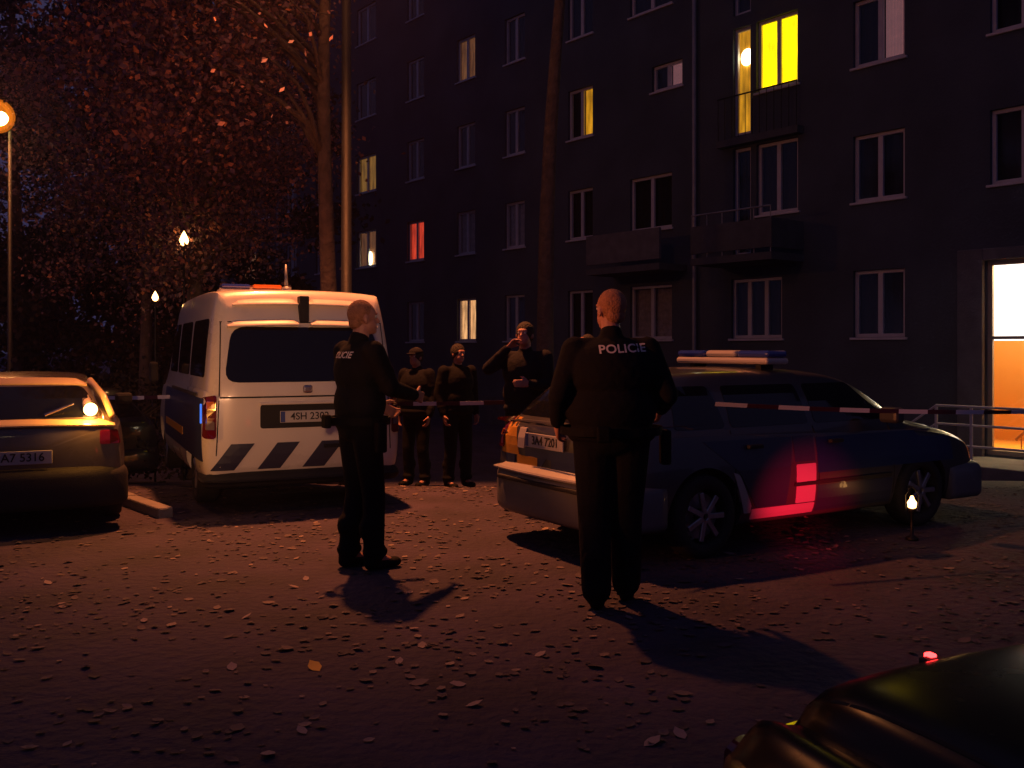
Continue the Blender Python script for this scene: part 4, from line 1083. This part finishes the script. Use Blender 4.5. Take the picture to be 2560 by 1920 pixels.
# post holding the far end of the right tape, and one at the left
for lab, p in (('thin steel post holding the left end of the tape', P(40, 975, 13.5)), ('thin steel post holding the tape behind the patrol car', P(1330, 1004, 10.55)), ('thin steel post outside the frame holding the right tape', P(2900, 1040, 8.0))):
    bm = bmesh.new(); gz = ground_z(p.y); tube(bm, [(0, 0, 0), (0, 0, p.z - gz + .08)], .015, 8); lathe(bm, [(0, 0), (.13, 0), (.13, .02), (.02, .035), (0, .035)], 16)
    o = from_bm('tape_post', bm, M['steel']); o.location = (p.x, p.y + .03, gz); tag(o, lab, 'post')

for lab, px, py, sz, d in (('added yellow light standing in for a far window at the left, the higher of two', 460, 600, .075, 15.5), ('added orange light standing in for a far window above the tape, the lower of two', 388, 743, .05, 15.0)):  # lamp posts added to stand in for distant lit windows
    q = P(px, py, d); gz = ground_z(d); t = thing('far_window_light', lab, 'lamp', (q.x, q.y, gz), 0, 'small added lights at the far left')
    bm = bmesh.new(); tube(bm, [(0, 0, 0), (0, 0, q.z - gz - sz * 1.2)], .018, 8); from_bm('post', bm, M['dark_metal'], t)
    bm = bmesh.new(); lathe(bm, [(0, -sz * 1.4), (sz * .7, -sz * .9), (sz, -sz * .1), (sz * .6, sz * .9), (0, sz * 2)], 14); o = from_bm('light', bm, M['flame'], t, True); o.location = (0, 0, q.z - gz)

# ------------------------------------------------------------------ small lit lantern on the ground
lp_ = P(2280, 1250, 7.75)
ln_ = thing('lantern', 'small lit lantern on the ground beside the front of the patrol car', 'lantern', (lp_.x, lp_.y, 0))
bm = bmesh.new(); lathe(bm, [(0, 0), (.05, 0), (.05, .02), (.012, .04), (.012, lp_.z - .12), (.03, lp_.z - .09), (.03, lp_.z - .07), (0, lp_.z - .07)], 20); from_bm('base', bm, M['dark_metal'], ln_, True)
bm = bmesh.new(); lathe(bm, [(0, lp_.z - .07), (.03, lp_.z - .06), (.036, lp_.z - .02), (.016, lp_.z + .01), (.012, lp_.z + .03), (0, lp_.z + .036)], 16); from_bm('light', bm, M['flame'], ln_, True)
bm = bmesh.new()
tube(bm, [(-.05, 0, lp_.z - .08), (-.055, 0, lp_.z + .04), (0, 0, lp_.z + .11), (.055, 0, lp_.z + .04), (.05, 0, lp_.z - .08)], .004, 6); from_bm('handle', bm, M['dark_metal'], ln_)

# ------------------------------------------------------------------ fallen leaves
LEAF = [(0, -.55), (.16, -.38), (.32, -.22), (.34, 0), (.36, .2), (.18, .38), (0, .6), (-.2, .36), (-.33, .22), (-.36, 0), (-.30, -.25), (-.14, -.4)]
def leaf_geo(rs, n, area):
    vs, fs = [], []
    for i in range(n):
        while True:
            y = area[2] + (area[3] - area[2]) * rs.random() ** .8; x = rs.uniform(area[0], area[1])
            if abs(x) < y * .62 + .5: break
        if math.sin(x * 1.9 + 1.3 * math.sin(y * 1.1)) * math.sin(y * 2.3 + math.sin(x * 1.7)) < rs.uniform(-1.1, .9): continue
        s = rs.uniform(.02, .06) * (1 if rs.random() < .85 else 1.5); a = rs.uniform(0, 6.28); tx_, ty_ = rs.gauss(0, .10), rs.gauss(0, .10); cu = rs.uniform(0, .25)
        b = len(vs); vs.append((x, y, .006 + ground_z(y)))
        for (u, v) in LEAF:
            u, v = u * s, v * s; r2 = (u * u + v * v) / s
            xx, yy = u * math.cos(a) - v * math.sin(a), u * math.sin(a) + v * math.cos(a)
            vs.append((x + xx, y + yy, ground_z(y) + max(.004, .008 + tx_ * xx + ty_ * yy + cu * r2)))
        m_ = len(LEAF)
        for j in range(m_): fs.append((b, b + 1 + j, b + 1 + (j + 1) % m_))
    return vs, fs
vs, fs = leaf_geo(random.Random(3), 11000, (-7, 7, 1.8, 12))
fl = mk('leaf_litter', vs, fs, M['fallen']); tag(fl, 'autumn leaves strewn over the dark paving', 'leaf litter', kind='stuff')
vs, fs = [], []
for (u, v) in [(0, 0)] + LEAF:
    vs.append((u, v, .12 * (u * u + v * v) + .05 * u))
fs = [(0, 1 + j, 1 + (j + 1) % 12) for j in range(12)]
bm = bmesh.new(); bvs = [bm.verts.new(v) for v in vs]
for f in fs: bm.faces.new([bvs[i] for i in f])
r_ = bmesh.ops.extrude_face_region(bm, geom=bm.faces[:]); bmesh.ops.translate(bm, verts=[e for e in r_['geom'] if isinstance(e, bmesh.types.BMVert)], vec=(0, 0, .012))
me = bpy.data.meshes.new('fallen_leaf'); bmesh.ops.recalc_face_normals(bm, faces=bm.faces); bm.to_mesh(me); bm.free(); me.materials.append(M['fallenyellow'])
o = inst(me, 'fallen_leaf', None, G(787, 1672) + V3((0, 0, .012)), (R(18), R(-6), R(40)), (.085,) * 3); tag(o, 'bright yellow leaf lying on the paving in the left foreground', 'leaf')
me2 = me.copy(); me2.materials.clear(); me2.materials.append(M['fallenpale'])
for i, (px, py) in enumerate([(580, 1672), (360, 1555), (755, 1832), (215, 1670), (616, 1545), (1145, 1715), (1035, 1575), (765, 1450), (735, 1470), (1185, 1765), (670, 1890), (998, 1658), (120, 1460), (150, 1513), (893, 1625), (1630, 1860), (1700, 1840), (1350, 1640)]):
    o = inst(me2, 'fallen_leaf', None, G(px, py) + V3((0, 0, .010)), (R(random.uniform(8, 22)), R(random.uniform(-8, 8)), R(random.uniform(0, 360))), (random.uniform(.05, .08),) * 3)
    tag(o, 'pale dry leaf lying on the dark paving', 'leaf', 'pale leaves on the paving')

# ------------------------------------------------------------------ night haze
HAZE = .0014
if HAZE:
    hz_ = boxo('haze', -70, 70, -15, 120, -2.2, 22, mat('hz', (1, 1, 1)))
    hm = bpy.data.materials.new('haze'); hm.use_nodes = True; nt = hm.node_tree
    for n in list(nt.nodes): nt.nodes.remove(n)
    o = nt.nodes.new('ShaderNodeOutputMaterial'); v = nt.nodes.new('ShaderNodeVolumePrincipled')
    v.inputs['Color'].default_value = (.60, .52, 1, 1); v.inputs['Density'].default_value = HAZE; v.inputs['Anisotropy'].default_value = .7
    nt.links.new(v.outputs[0], o.inputs['Volume'])
    hz_.data.materials.clear(); hz_.data.materials.append(hm); hz_['kind'] = 'stuff'
    tag(hz_, 'thin night haze glowing around the orange street lamps', 'haze')
